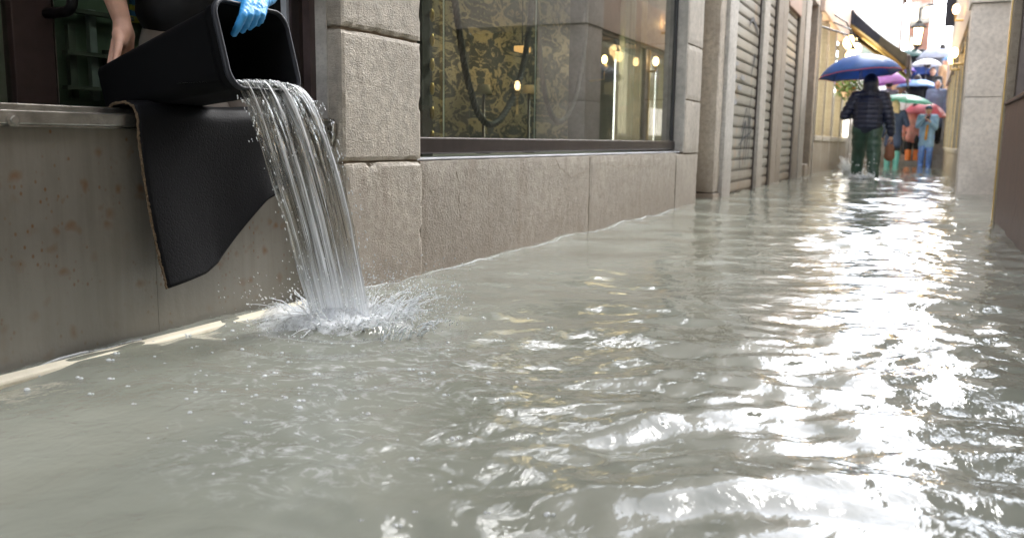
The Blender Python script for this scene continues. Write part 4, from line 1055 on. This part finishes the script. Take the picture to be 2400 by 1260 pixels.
# ================================================================== people
def ik(a, b, l1, l2, pole):
    a, b, pole = Vector(a), Vector(b), Vector(pole); d = b - a; L = min(d.length, (l1 + l2) * .999); d.normalize()
    x = (l1 * l1 - l2 * l2 + L * L) / (2 * L); h = sqrt(max(l1 * l1 - x * x, 0)); p = (pole - d * pole.dot(d)).normalized()
    return a + d * x + p * h
def cloth(name, c, rough=.75, **k): return m_plain(name, c, rough, var=.2, scale=9, bump=.3, bscale=25, **k)
def fingers(mb, wrist, d, palm_n, side, s=1.0, curl=.5):
    """palm, four unequal fingers with knuckle bends, thumb from the side of the palm"""
    d = Vector(d).normalized(); n = Vector(palm_n).normalized(); sd = d.cross(n).normalized() * side
    for k, (o, L) in enumerate(((-.030, .070), (-.010, .080), (.011, .075), (.029, .058))):
        kn = wrist + d * .085 * s + sd * o * s; mb.capsule(wrist + sd * o * .5 * s, .016 * s, kn, .012 * s, 8, 2)
        m1 = kn + (d * (1 - curl * .4) + n * curl).normalized() * L * .55 * s; m2 = m1 + (d * (1 - curl * 1.1) + n * curl * 1.5).normalized() * L * .5 * s
        mb.capsule(kn, .0100 * s, m1, .0090 * s, 8, 2); mb.capsule(m1, .0090 * s, m2, .0075 * s, 8, 2)
    t0 = wrist + d * .025 * s - sd * .024 * s; t1 = t0 + (d * .7 - sd * .8 + n * .3).normalized() * .045 * s; t2 = t1 + (d * 1.0 - sd * .2 + n * .5).normalized() * .035 * s
    mb.capsule(t0, .014 * s, t1, .011 * s, 8, 2); mb.capsule(t1, .011 * s, t2, .009 * s, 8, 2)

def person(label, loc, yaw, height, rh, lh, feet, coat, coat_len, legs, boots=None, hair='hair_dark', head='hair', group=None, quilt=False, lean=0.0, wide=1.0, boot_h=.36, bag=None, legw=1.0):
    """local frame: +y is where the person looks, x to their right; all lengths for a 1.7 m person"""
    root = empty('person', loc, label, 'person', group); k = height / 1.7
    rot = Matrix.Rotation(yaw, 3, 'Z'); o0 = Vector(loc)
    T = lambda p: o0 + rot @ (Vector(p) * k)
    hip = Vector((0, 0, .90)); ch = Vector((0, lean * .5, 1.22)); nk = Vector((0, lean * .8, 1.43)); hd = Vector((0, lean + .02, 1.575 if not quilt else 1.55))
    sh = {s: Vector((s * .185 * wide, lean * .7, 1.385 if not quilt else 1.345)) for s in (1, -1)}
    hands = {1: Vector(rh), -1: Vector(lh)}; elb = {s: ik(sh[s], hands[s], .30, .27, (s * .5, -.8, -.3)) for s in (1, -1)}
    hp = {s: Vector((s * .095, 0, .88)) for s in (1, -1)}; ft = {1: Vector(feet[0]), -1: Vector(feet[1])}
    an = {s: ft[s] + Vector((0, 0, .08)) for s in (1, -1)}; kn = {s: ik(hp[s], an[s], .42, .40, (0, 1, .05)) for s in (1, -1)}
    mb = MB(); C = lambda a, ra, b, rb: mb.capsule(T(a), ra * k, T(b), rb * k)
    C(hip, .125, ch, .13); C(ch, .13, nk - Vector((0, 0, .07)), .09); C(nk - Vector((0, 0, .08)), .06, hd - Vector((0, 0, .05)), .052)
    for s in (1, -1):
        C(nk - Vector((0, 0, .06)), .065, sh[s], .06); C(sh[s], .055, elb[s], .042); C(elb[s], .042, hands[s], .027)
        fingers(mb, T(hands[s]), rot @ (hands[s] - elb[s]), rot @ Vector((-s, .3, 0)), s, k, .5)
        C(hp[s], .085, kn[s], .058); C(kn[s], .058, an[s], .04); C(an[s], .042, ft[s] + Vector((0, .14, .035)), .035); C(an[s], .04, ft[s] + Vector((0, -.04, .04)), .038)
        C(hd + Vector((s * .075, -.01, -.01)), .018, hd + Vector((s * .075, -.01, .02)), .020)
    mb.ellipsoid(T(hd), .078 * k, .097 * k, .118 * k, rot=rot); C(hd + Vector((0, .03, -.075)), .05, hd + Vector((0, .055, -.085)), .035)
    C(hd + Vector((0, .095, .02)), .012, hd + Vector((0, .112, -.02)), .016)
    organic(mb, 'body', 'skin', root, .011 * k, 2)
    for s in (1, -1): MB().ellipsoid(T(hd + Vector((s * .032, .088, .022))), .012 * k, .008 * k, .008 * k, 8, 6).build('eye', 'eye', root, smooth=True)
    MB().ellipsoid(T(hd + Vector((0, .094, -.055))), .024 * k, .010 * k, .008 * k, 8, 6).build('mouth', 'lip', root, smooth=True)
    # coat
    mb = MB(); g = .022 if not quilt else .040
    if quilt: hip = hip + Vector((0, 0, .05))
    C(hip + Vector((0, 0, .02)), .135 + g, ch, .145 + g); C(ch, .145 + g, nk - Vector((0, 0, .09)), .105 + g * .6); C(nk - Vector((0, 0, .05)), .085, nk + Vector((0, 0, .0)), .08)
    for s in (1, -1):
        C(hip + Vector((s * .05, 0, 0)), .12 + g, ch + Vector((s * .06 * wide, 0, 0)), .12 + g); C(ch + Vector((s * .06 * wide, 0, 0)), .12 + g, sh[s] * .8 + nk * .2 - Vector((0, 0, .05)), .08 + g * .5)
        C(nk - Vector((0, 0, .06)), .08, sh[s], .075 + g * .4); C(sh[s], .072 + g * .5, elb[s], .058 + g * .5); C(elb[s], .058 + g * .5, hands[s] * .93 + elb[s] * .07, .044 + g * .3)
    if quilt:
        for s in (1, -1): C(nk + Vector((0, -.01, -.01)), .095, sh[s] - Vector((s * .03, 0, .02)), .085)
        C(nk + Vector((0, -.01, -.03)), .11, nk + Vector((0, 0, .05)), .105)
    if coat_len < .85:
        b = Vector((0, .0, coat_len))
        for s in (1, -1):
            for q in (.06, -.06): C(hip + Vector((s * .06, q * .6, 0)), .115, b + Vector((s * .10, q, .08)), .10)
        C(hip, .14, b + Vector((0, 0, .08)), .13)
    post = None
    if quilt:
        def post(co, n_):
            zz = (co.z + o0.z * 0) / k; w = abs(sin(pi * zz / .072)); return co + n_ * (.015 * (w ** .55) - .006) * k
    organic(mb, 'jacket' if quilt else 'coat', coat, root, (.009 if quilt else .014) * k, 2, post)
    # legs
    mb = MB()
    for s in (1, -1): C(hp[s], .105 * legw, kn[s], .082 * legw); C(kn[s], .082 * legw if boots is None else .066, an[s] + Vector((0, 0, .0 if boots is None else .05)), .062 * legw if boots is None else .048)
    C(hp[1], .11, hp[-1], .11)
    if legw > 1: C(hp[1] + Vector((-.03, 0, .08)), .135, hp[-1] + Vector((.03, 0, .08)), .135)
    def wr(co, n_): return co + n_ * .012 * k * noise.noise(Vector((co.x * 6, co.y * 6, co.z * 16)))
    organic(mb, 'trousers', legs, root, .012 * k, 2, wr)
    if boots:
        for s in (1, -1):
            mb = MB(); up = an[s].lerp(kn[s], boot_h / .42 if boot_h < .42 else 1)
            C(up, .086, an[s], .066); C(an[s] - Vector((0, 0, .02)), .056, ft[s] + Vector((0, .16, .045)), .045); C(an[s] - Vector((0, 0, .03)), .052, ft[s] + Vector((0, -.04, .05)), .048)
            organic(mb, 'boot', boots, root, .011 * k, 1)
    mb = MB()
    if head == 'hood':
        mb.ellipsoid(T(hd + Vector((0, -.02, .0))), .115 * k, .125 * k, .145 * k, rot=rot); C(nk + Vector((0, -.03, .02)), .10, nk + Vector((0, -.04, .1)), .11); organic(mb, 'hood', coat, root, .012 * k, 3)
    elif head == 'long':
        mb.ellipsoid(T(hd + Vector((0, -.025, .02))), .095 * k, .10 * k, .118 * k, rot=rot)
        for s in (1, -1, 0): C(hd + Vector((s * .06, -.045, 0)), .05, nk + Vector((s * .06, -.07, -.02)), .045)
        organic(mb, 'hair', hair, root, .011 * k, 2)
    elif head == 'cap':
        mb.ellipsoid(T(hd + Vector((0, -.012, .045))), .09 * k, .104 * k, .085 * k, rot=rot); C(hd + Vector((0, .08, .055)), .03, hd + Vector((0, .13, .05)), .022); organic(mb, 'cap', hair, root, .011 * k, 2)
    else:
        mb.ellipsoid(T(hd + Vector((0, -.022, .03))), .088 * k, .098 * k, .105 * k, rot=rot); organic(mb, 'hair', hair, root, .011 * k, 2)
    if bag:
        s, mt = bag; b = hip + Vector((s * .24, .03, -.12)); mb = MB(); mb.ellipsoid(T(b), .06 * k, .13 * k, .11 * k, rot=rot); C(b + Vector((0, 0, .08)), .03, b + Vector((0, 0, .12)), .02); organic(mb, 'shoulder_bag', mt, root, .012, 2)
    return root, T, hands

def umbrella(label, top, radius, mt, hand=None, tilt=(0, 0), depth=.36, n=8, mats=None, rim=None):
    """ribbed canopy with scalloped hem, ribs, shaft and crook handle"""
    top = Vector(top); ax = Vector((tilt[0], tilt[1], 1)).normalized(); q = Vector((0, 0, 1)).rotation_difference(ax).to_matrix()
    L = radius * 1.15; base = top - ax * L
    root = empty('umbrella', base, label, 'umbrella', 'open umbrellas in the alley')
    mb = MB(); seg = 6; per = n * seg; rows = 10; vs = []
    for j in range(rows + 1):
        t = j / rows; a = t * 1.22
        for i in range(per):
            f = (i % seg) / seg; sc = sin(pi * f)
            r = radius * sin(a) / sin(1.22) * (1 - .055 * sc * t * t) ; z = -radius * depth * (1 - cos(a)) / (1 - cos(1.22)) - radius * .035 * sc * t * (1 - .3 * t) + radius * .05 * sc * t ** 6
            th = 2 * pi * i / per; vs.append(top + q @ Vector((r * cos(th), r * sin(th), z)))
    mb.add(vs, [(j * per + i, (j + 1) * per + i, (j + 1) * per + (i + 1) % per, j * per + (i + 1) % per) for j in range(rows) for i in range(per)])
    o = mb.build('canopy', mt, root, smooth=True); sm2 = o.modifiers.new('s', 'SOLIDIFY'); sm2.thickness = .004
    if rim:
        hem = vs[rows * per:]; MB().tube(hem + [hem[0]], .006, 5).build('hem', rim, root)
    for i in range(n):
        pts = [vs[j * per + i * seg] - ax * .012 for j in range(1, rows + 1, 2)] + [vs[rows * per + i * seg] - ax * .012]
        MB().tube(pts, .004, 5).build('rib', 'steel', root)
    end = Vector(hand) if hand is not None else base
    MB().tube([top + ax * .06, top - ax * L * .5, end], [.006, .007, .007], 6).build('shaft', 'steel', root)
    d = (end - top).normalized(); sd_ = d.cross(Vector((0, 1, 0))).normalized()
    MB().tube([end - d * .04, end + d * .04] + [end + d * .05 + sd_ * .03 * (1 - cos(a)) + d * .03 * sin(a) for a in np.linspace(.3, pi, 6)], .013, 7).build('handle', 'black_metal', root, smooth=True)
    return root
def m_umb(name, c):
    t = NT(name); col = t.mix(t.ramp(t.noise(4, 3), .3, .7), hsv_var(c, .8), hsv_var(c, 1.15))
    a = t.bsdf(col, .38, 0); b = t.n('BsdfTranslucent', {'Color': col}).outputs[0]
    return t.done(t.n('MixShader', {0: .35, 1: a, 2: b}).outputs[0])
for k, c in dict(navy=(.06, .16, .46), lilac=(.58, .26, .66), dgreen=(.05, .12, .10), grey=(.45, .47, .55), blue=(.10, .20, .62), sky=(.25, .45, .75), mint=(.28, .68, .55), red=(.72, .16, .20), white=(.8, .8, .8), violet=(.28, .16, .62)).items(): M['u_' + k] = m_umb('umbrella_' + k, c)
M['red_trim'] = cloth('red_trim', (.5, .08, .08))
M['c_navy'] = m_plain('navy_padded_nylon', (.014, .019, .045), .42, var=.2, scale=14, bump=.25, bscale=35); M['c_wader'] = m_plain('dark_green_waders', (.035, .075, .055), .38, var=.25, scale=6, bump=.3, bscale=14)
M['c_bluecoat'] = cloth('blue_coat', (.05, .075, .15)); M['c_lightblue'] = cloth('light_blue_raincoat', (.26, .42, .62), .5); M['c_pink'] = cloth('salmon_raincoat', (.75, .30, .24), .5)
M['c_tan'] = cloth('tan_coat', (.62, .38, .22)); M['c_black'] = cloth('black_coat', (.015, .015, .018)); M['c_grey'] = cloth('grey_coat', (.28, .30, .34)); M['c_bluegrey'] = cloth('blue_grey_jacket', (.16, .20, .32)); M['c_white'] = cloth('white_poncho', (.75, .76, .78))
M['b_teal'] = m_plain('teal_boot_rubber', (.16, .52, .48), .35, var=.15); M['b_orange'] = m_plain('orange_boot_rubber', (.85, .22, .04), .35, var=.15); M['b_blue'] = m_plain('blue_boot_cover', (.16, .30, .72), .3, var=.3, scale=20); M['b_black'] = m_plain('black_boot_rubber', (.02, .02, .02), .35)
M['c_cap'] = cloth('blue_cap', (.15, .28, .5)); M['scarf'] = cloth('scarf', (.35, .06, .16)); M['jeans'] = cloth('jeans', (.10, .14, .24)); M['legs_dark'] = cloth('dark_tights', (.05, .045, .045)); M['bag_brown'] = cloth('brown_bag', (.22, .09, .05)); M['mustard'] = cloth('mustard_lining', (.6, .28, .05))

# the man wading away under the blue umbrella (back to us)
fl = at(2002, 413, Z=0); fr_ = at(2033, 421, Z=0)
mx = (fl.x + fr_.x) / 2 + .05; my = (fl.y + fr_.y) / 2
base = Vector((mx, my, -.16))
kM = 1.86 / 1.7
toL = lambda v, k, b, yaw: Matrix.Rotation(-yaw, 3, 'Z') @ (Vector(v) - b) / k
root, T, hands = person('man in navy padded jacket and green waders walking away under blue umbrella', base, 0, 1.86, (.33, .04, .80), (-.20, .26, 1.12), ((.14, -.22, .0), (-.13, .24, .04)), 'c_navy', .9, 'c_wader', None, head='hood', quilt=True, wide=1.02, lean=.05, legw=1.22)
# waders' feet
for i, f in enumerate(((.14, -.22, .0), (-.13, .24, .04))):
    mb = MB(); mb.capsule(T(Vector(f) + Vector((0, -.03, .07))), .055, T(Vector(f) + Vector((0, .17, .05))), .05); organic(mb, 'wader_boot', 'c_wader', root, .012, 1)
tp = at(2014, 128, Y=my + .05)
umbrella('large blue umbrella with red hem over the man walking away', tp, .64, 'u_navy', hand=T(hands[-1] + Vector((.02, .05, .05))), tilt=(-.10, .05), depth=.52, rim='red_trim')
# bag hanging from his right hand
hb = T(hands[1]) + Vector((.0, .0, -.10)); bg_ = empty('hand_bag', hb + Vector((0, 0, -.36)), 'reddish brown bag hanging from the wading man\'s right hand', 'bag')
mb = MB(); mb.capsule(hb + Vector((0, 0, -.12)), .07, hb + Vector((.0, 0, -.25)), .085); organic(mb, 'pouch', 'bag_brown', bg_, .012, 2)
MB().tube([hb + Vector((-.04, 0, -.08)), hb + Vector((-.03, 0, .02)), hb + Vector((.03, 0, .02)), hb + Vector((.04, 0, -.08))], .008, 6).build('strap', 'bag_brown', bg_)
# spray kicked up by his steps
R = random.Random(21); mb = MB()
for L in LEGS:
    for k in range(90):
        a = R.uniform(0, 2 * pi); r = R.uniform(.05, .18); h = R.uniform(.08, .34) if L is LEGS[0] else R.uniform(.02, .10)
        b = Vector((L.x - .04 + r * cos(a) * .8, L.y + r * sin(a), 0)); mb.tube([b, b + Vector((cos(a) * .03 - .02, sin(a) * .03, h * .6)), b + Vector((cos(a) * .08 - .05, sin(a) * .08, h))], [.022 * R.random() + .008, .012, .003], 6)
    for k in range(60): mb.ellipsoid((L.x + R.gauss(-.08, .14), L.y + R.gauss(0, .12), abs(R.gauss(0, .12))), .008, .008, .010, 6, 4)
tag(mb.build('step_spray', 'foam', smooth=True), 'spray kicked up around the wading man\'s feet', 'splash', kind='stuff')

G = 'people on and before the bridge steps'
def stepz(y): return 0 if y < 24.9 else .145 * (int((y - 24.9) / .32) + 1)
def far(label, px, yv, yaw, h, z=None, **kw):
    x = at(px, 340, Y=yv).x; zz = stepz(yv) if z is None else z
    rh = kw.pop('rh', (.24, .10, .82)); lh = kw.pop('lh', (-.24, .10, .82)); feet = kw.pop('feet', ((.10, .02, 0), (-.10, -.02, 0)))
    return person(label, (x, yv, zz), yaw, h, rh, lh, feet, group=G, **kw)
def held(label, rT, hand, px, py, yv, radius, mt, **kw):
    tp = at(px, py, Y=yv); return umbrella(label, tp, radius, mt, hand=rT(Vector(hand) + Vector((0, .03, .04))), **kw)
up_r = (.16, .26, 1.18); up_l = (-.16, .26, 1.18)
r, T, h = far('person in dark blue coat and teal boots, back turned, under the mint umbrella', 2092, 24.0, 0, 1.74, z=-.08, coat='c_bluecoat', coat_len=.55, legs='legs_dark', boots='b_teal', hair='hair_blond', head='long', rh=up_r, lh=(-.26, .05, .80))
held('mint green umbrella low over the teal-booted person', T, h[1], 2128, 222, 24.2, .62, 'u_mint', depth=.30, tilt=(.12, .0))
r, T, h = far('person facing us in light blue raincoat and blue boot covers, hands at face', 2170, 24.6, pi, 1.60, z=-.05, coat='c_lightblue', coat_len=.55, legs='b_blue', boots='b_blue', hair='c_bluecoat', head='hood' if 0 else 'cap', rh=(.09, .27, 1.34), lh=(-.07, .25, 1.25), bag=(1, 'c_black'))
MB().capsule(T((0, .09, 1.41)), .06, T((.03, .12, 1.30)), .05).build('scarf', 'scarf', r, smooth=True); MB().capsule(T((.0, .19, 1.15)), .03, T((.02, .19, .8)), .03).build('lining', 'mustard', r, smooth=True)
ph_ = T((.0, .30, 1.36)); phn = MB().box(ph_.x - .035, ph_.x + .035, ph_.y - .006, ph_.y + .006, ph_.z - .07, ph_.z + .07).build('phone', 'black_metal', bevel=.006); tag(phn, 'dark phone held up by the person in light blue raincoat', 'phone')
r, T, h = far('person in salmon raincoat and orange boots behind the light blue raincoat', 2139, 25.1, 0, 1.66, z=-.02, coat='c_pink', coat_len=.68, legs='c_black', boots='b_orange', hair='hair_dark', rh=up_r, bag=(1, 'c_black'))
held('red umbrella over the pair in salmon and light blue raincoats', T, h[1], 2176, 240, 25.2, .52, 'u_red', depth=.62, tilt=(.16, -.1))
r, T, h = far('person in black coat under the pale blue umbrella on the steps', 2138, 26.3, 0, 1.72, coat='c_black', coat_len=.6, legs='jeans', boots='b_black', rh=up_r)
held('pale blue umbrella in the middle of the bridge crowd', T, h[1], 2150, 186, 26.4, .54, 'u_sky', depth=.42)
r, T, h = far('person in blue-grey jacket with bare head on the steps behind the red umbrella', 2186, 26.0, pi, 1.70, coat='c_bluegrey', coat_len=.85, legs='jeans', boots='b_black')
r, T, h = far('person in white poncho left of the black coat on the steps', 2110, 25.5, 0, 1.66, coat='c_white', coat_len=.6, legs='jeans', boots='b_black', rh=up_r)
held('lilac pink umbrella beside the man in the padded jacket', T, h[1], 2087, 166, 25.6, .50, 'u_lilac', depth=.72, tilt=(-.1, 0))
r, T, h = far('person in tan coat and blue cap high on the steps at the right parapet', 2203, 27.6, .9, 1.72, coat='c_tan', coat_len=.5, legs='c_grey', boots='b_black', hair='c_cap', head='cap')
r, T, h = far('person in grey coat under the grey umbrella near the top of the steps', 2190, 28.6, 0, 1.74, coat='c_grey', coat_len=.6, legs='jeans', boots='b_black', rh=up_r)
held('pale grey umbrella highest on the right of the bridge', T, h[1], 2197, 112, 28.7, .56, 'u_grey', depth=.62)
r, T, h = far('person in dark coat under the bright blue umbrella on the steps', 2158, 27.3, 0, 1.72, coat='c_bluecoat', coat_len=.6, legs='jeans', boots='b_black', rh=up_r)
held('bright blue umbrella just above the pale blue one', T, h[1], 2157, 156, 27.4, .46, 'u_blue', depth=.55)
r, T, h = far('person in black coat at the top of the steps under the dark green umbrella', 2128, 28.9, 0, 1.74, coat='c_black', coat_len=.6, legs='jeans', boots='b_black', rh=up_r)
held('dark green umbrella at the top of the steps beside the awning end', T, h[1], 2135, 116, 29.0, .52, 'u_dgreen', depth=.5)

for px, yv, yw, coat_, lab in ((2073, 25.9, .3, 'c_grey', 'person in grey coat half hidden behind the teal-booted person'), (2120, 27.0, -.3, 'c_bluecoat', 'person in dark blue coat between the awning end and the pale blue umbrella'), (2172, 27.0, pi, 'c_black', 'person in black coat walking down just left of the bare-headed blue-grey jacket'), (2100, 26.6, 0, 'c_tan', 'person in tan coat deep in the crowd behind the lilac umbrella')):
    r, T, h = far(lab, px, yv, yw, 1.70 + .03 * sin(px), coat=coat_, coat_len=.6, legs='jeans', boots='b_blue' if px == 2120 else 'b_black', rh=up_r if px in (2100, 2172) else (.24, .1, .82))
    if px == 2100: held('violet umbrella tip showing beside the awning valance', T, h[1], 2108, 150, 26.7, .45, 'u_violet', depth=.5)
    if px == 2172: held('small white umbrella between the blue and grey ones', T, h[1], 2172, 138, 27.1, .40, 'u_white', depth=.5)

# ================================================================== the person emptying the bin
wk = empty('person', (-2.22, 2.13, -.02), 'person in black top and grey trousers tipping the bin with a blue-gloved hand', 'person')
V = Vector
hipL = {1: V((-2.22, 2.10, .82)), -1: V((-2.24, 2.31, .82))}           # 1 = their right (left in the picture)
ftp = {1: V((-2.20, 2.06, .0)), -1: V((-2.30, 2.31, .0))}
hip = V((-2.24, 2.19, .94)); chs = V((-2.13, 2.14, 1.22)); nck = V((-2.03, 2.10, 1.40)); hed = V((-1.93, 2.08, 1.53))
shR = V((-2.08, 1.935, 1.34)); shL = V((-2.02, 2.275, 1.33))
wrR = at(286, 50, X=-2.15); elR = ik(shR, wrR, .285, .255, (-.6, -.5, 0))
wrL = at(627, -14, X=-1.70); elL = ik(shL, wrL, .30, .27, (-.2, .9, -.1))
mb = MB(); C = mb.capsule
C(hip, .115, chs, .125); C(chs, .125, nck - V((.03, 0, .06)), .085); C(nck - V((.03, 0, .05)), .055, hed - V((0, 0, .05)), .05)
mb.ellipsoid(hed, .095, .078, .118); C(hed + V((.05, 0, -.07)), .045, hed + V((.065, 0, -.085)), .03); C(hed + V((.092, 0, .02)), .011, hed + V((.108, 0, -.02)), .015)
for s_, sh_, el_, wr_ in ((1, shR, elR, wrR), (-1, shL, elL, wrL)):
    C(nck - V((.04, 0, .06)), .06, sh_, .055); C(sh_, .052, el_, .040)
    C(el_, .040, el_.lerp(wr_, .45), .038); C(el_.lerp(wr_, .45), .038, wr_, .0255)
    C(hed + V((-.005, -s_ * .075, -.01)), .015, hed + V((-.005, -s_ * .077, .02)), .017)
    kn_ = ik(hipL[s_], ftp[s_] + V((0, 0, .08)), .42, .40, (1, 0, 0)); C(hipL[s_], .085, kn_, .055); C(kn_, .055, ftp[s_] + V((0, 0, .09)), .04); C(ftp[s_] + V((0, 0, .07)), .04, ftp[s_] + V((.15, 0, .04)), .035)
# bare right hand gripping the far side of the base: back of the hand towards us, thumb in front
HX = -2.12
def hp_(px, py, X): return at(px, py, X=X)
C(wrR, .0255, hp_(287, 78, HX - .02), .0275); C(wrR, .024, hp_(296, 84, HX - .045), .025)
C(hp_(287, 78, HX - .02), .0265, hp_(283, 100, HX - .01), .020); C(hp_(296, 80, HX - .04), .024, hp_(299, 112, HX - .05), .019)
C(hp_(276, 80, HX - .015), .017, hp_(279, 98, HX + .012), .0135); C(hp_(279, 98, HX + .012), .0130, hp_(276, 121, HX + .026), .0105); C(hp_(276, 121, HX + .026), .0105, hp_(271, 141, HX + .03), .0085)   # thumb
for (a, b, c, x0, dx) in (((270, 98), (263, 126), (257, 152), -.010, .0), ((279, 104), (270, 136), (264, 160), -.030, .0), ((290, 110), (284, 140), (279, 166), -.048, .0), ((302, 108), (300, 132), (297, 155), -.066, .0)):
    A_, B_, C_ = hp_(*a, HX + x0), hp_(*b, HX + x0 - .002), hp_(*c, HX + x0 + .012); C(hp_(287, 84, HX - .025), .017, A_, .0125); C(A_, .0115, B_, .0098); C(B_, .0098, C_, .0082)
# left hand inside the glove
C(wrL, .0255, at(604, 6, X=-1.66), .022)
for a in ((578, 8), (592, 10), (606, 12), (617, 15)): C(at(604, 4, X=-1.665), .016, at(*a, X=-1.634), .009)
organic(mb, 'body', 'skin', wk, .0042, 2)
for s_ in (1, -1): MB().ellipsoid(hed + V((.085, s_ * .032, .022)), .008, .012, .008, 8, 6).build('eye', 'eye', wk, smooth=True)
MB().ellipsoid(hed + V((.092, 0, -.055)), .009, .024, .008, 8, 6).build('mouth', 'lip', wk, smooth=True)
mb = MB(); mb.ellipsoid(hed + V((-.022, 0, .03)), .098, .089, .105); organic(mb, 'hair', 'hair_dark', wk, .01, 2)
# blue nitrile glove
mb = MB(); C = mb.capsule
C(at(634, -30, X=-1.745), .030, wrL, .031); C(wrL, .031, at(606, 4, X=-1.662), .026)
KN = [(577, 9, -1.634), (591, 11, -1.630), (604, 13, -1.628), (616, 17, -1.630)]
for x, y, X in KN: C(at(608, 0, X=-1.668), .021, at(x, y, X=X), .0135)
FG = [[(569, 36, -1.619), (559, 60, -1.632), (549, 79, -1.652)], [(585, 36, -1.616), (577, 57, -1.630), (568, 71, -1.652)], [(600, 36, -1.616), (594, 53, -1.630), (586, 64, -1.650)], [(614, 35, -1.617), (610, 47, -1.630), (604, 55, -1.648)]]
for (kx, ky, kX), ch_ in zip(KN, FG):
    P_ = [at(kx, ky, X=kX)] + [at(a, b, X=c) for a, b, c in ch_]; rr = [.0125, .0112, .0104, .0092]
    for i in range(3): C(P_[i], rr[i], P_[i + 1], rr[i + 1])
C(at(590, 2, X=-1.672), .018, at(566, 2, X=-1.680), .0135); C(at(566, 2, X=-1.680), .0130, at(551, 4, X=-1.695), .0105)      # thumb lying behind the rim
def wrk(co, n_): return co + n_ * (.0016 * noise.noise(co * 75) + .0010 * noise.noise(co * 160))
organic(mb, 'glove', 'glove', wk, .0030, 2, wrk)
# clothes
mb = MB(); C = mb.capsule
C(hip + V((.02, 0, -.01)), .150, chs, .155); C(chs, .155, nck - V((.04, 0, .09)), .11); C(nck - V((.03, 0, .04)), .075, nck - V((.02, 0, .0)), .07)
C(hip + V((.05, .07, -.0)), .125, chs + V((0, .06, 0)), .13); C(V((-2.20, 2.075, .955)), .120, chs + V((0, -.05, 0)), .125); C(hip + V((.05, -.05, .0)), .125, chs + V((0, -.06, 0)), .13)
C(nck - V((.04, 0, .06)), .075, shR, .075); C(shR, .070, shR.lerp(elR, .75), .058)
C(nck - V((.04, 0, .06)), .075, shL, .075); C(shL, .070, elL, .056); C(elL, .056, elL.lerp(wrL, .80), .042)
def wr2(co, n_): return co + n_ * .007 * noise.noise(Vector((co.x * 9, co.y * 9, co.z * 14)))
organic(mb, 'shirt', 'shirt_black', wk, .010, 3, wr2)
mb = MB(); C = mb.capsule; C(elL.lerp(wrL, .79), .043, elL.lerp(wrL, .90), .041); organic(mb, 'cuff', 'cuff_grey', wk, .006, 2)
mb = MB(); C = mb.capsule
for s_ in (1, -1):
    kn_ = ik(hipL[s_], ftp[s_] + V((0, 0, .08)), .42, .40, (1, 0, 0)); C(hipL[s_], .110, kn_, .082); C(kn_, .082, ftp[s_] + V((0, 0, .12)), .062)
C(hipL[1] + V((0, 0, .02)), .118, hipL[-1] + V((0, 0, .02)), .118)
organic(mb, 'trousers', 'trouser_grey', wk, .010, 2, wr2)
for s_ in (1, -1):
    mb = MB(); mb.capsule(ftp[s_] + V((-.03, 0, .055)), .05, ftp[s_] + V((.17, 0, .045)), .045); organic(mb, 'boot', 'b_black', wk, .01, 2)

bpy.data.scenes.remove(TS)
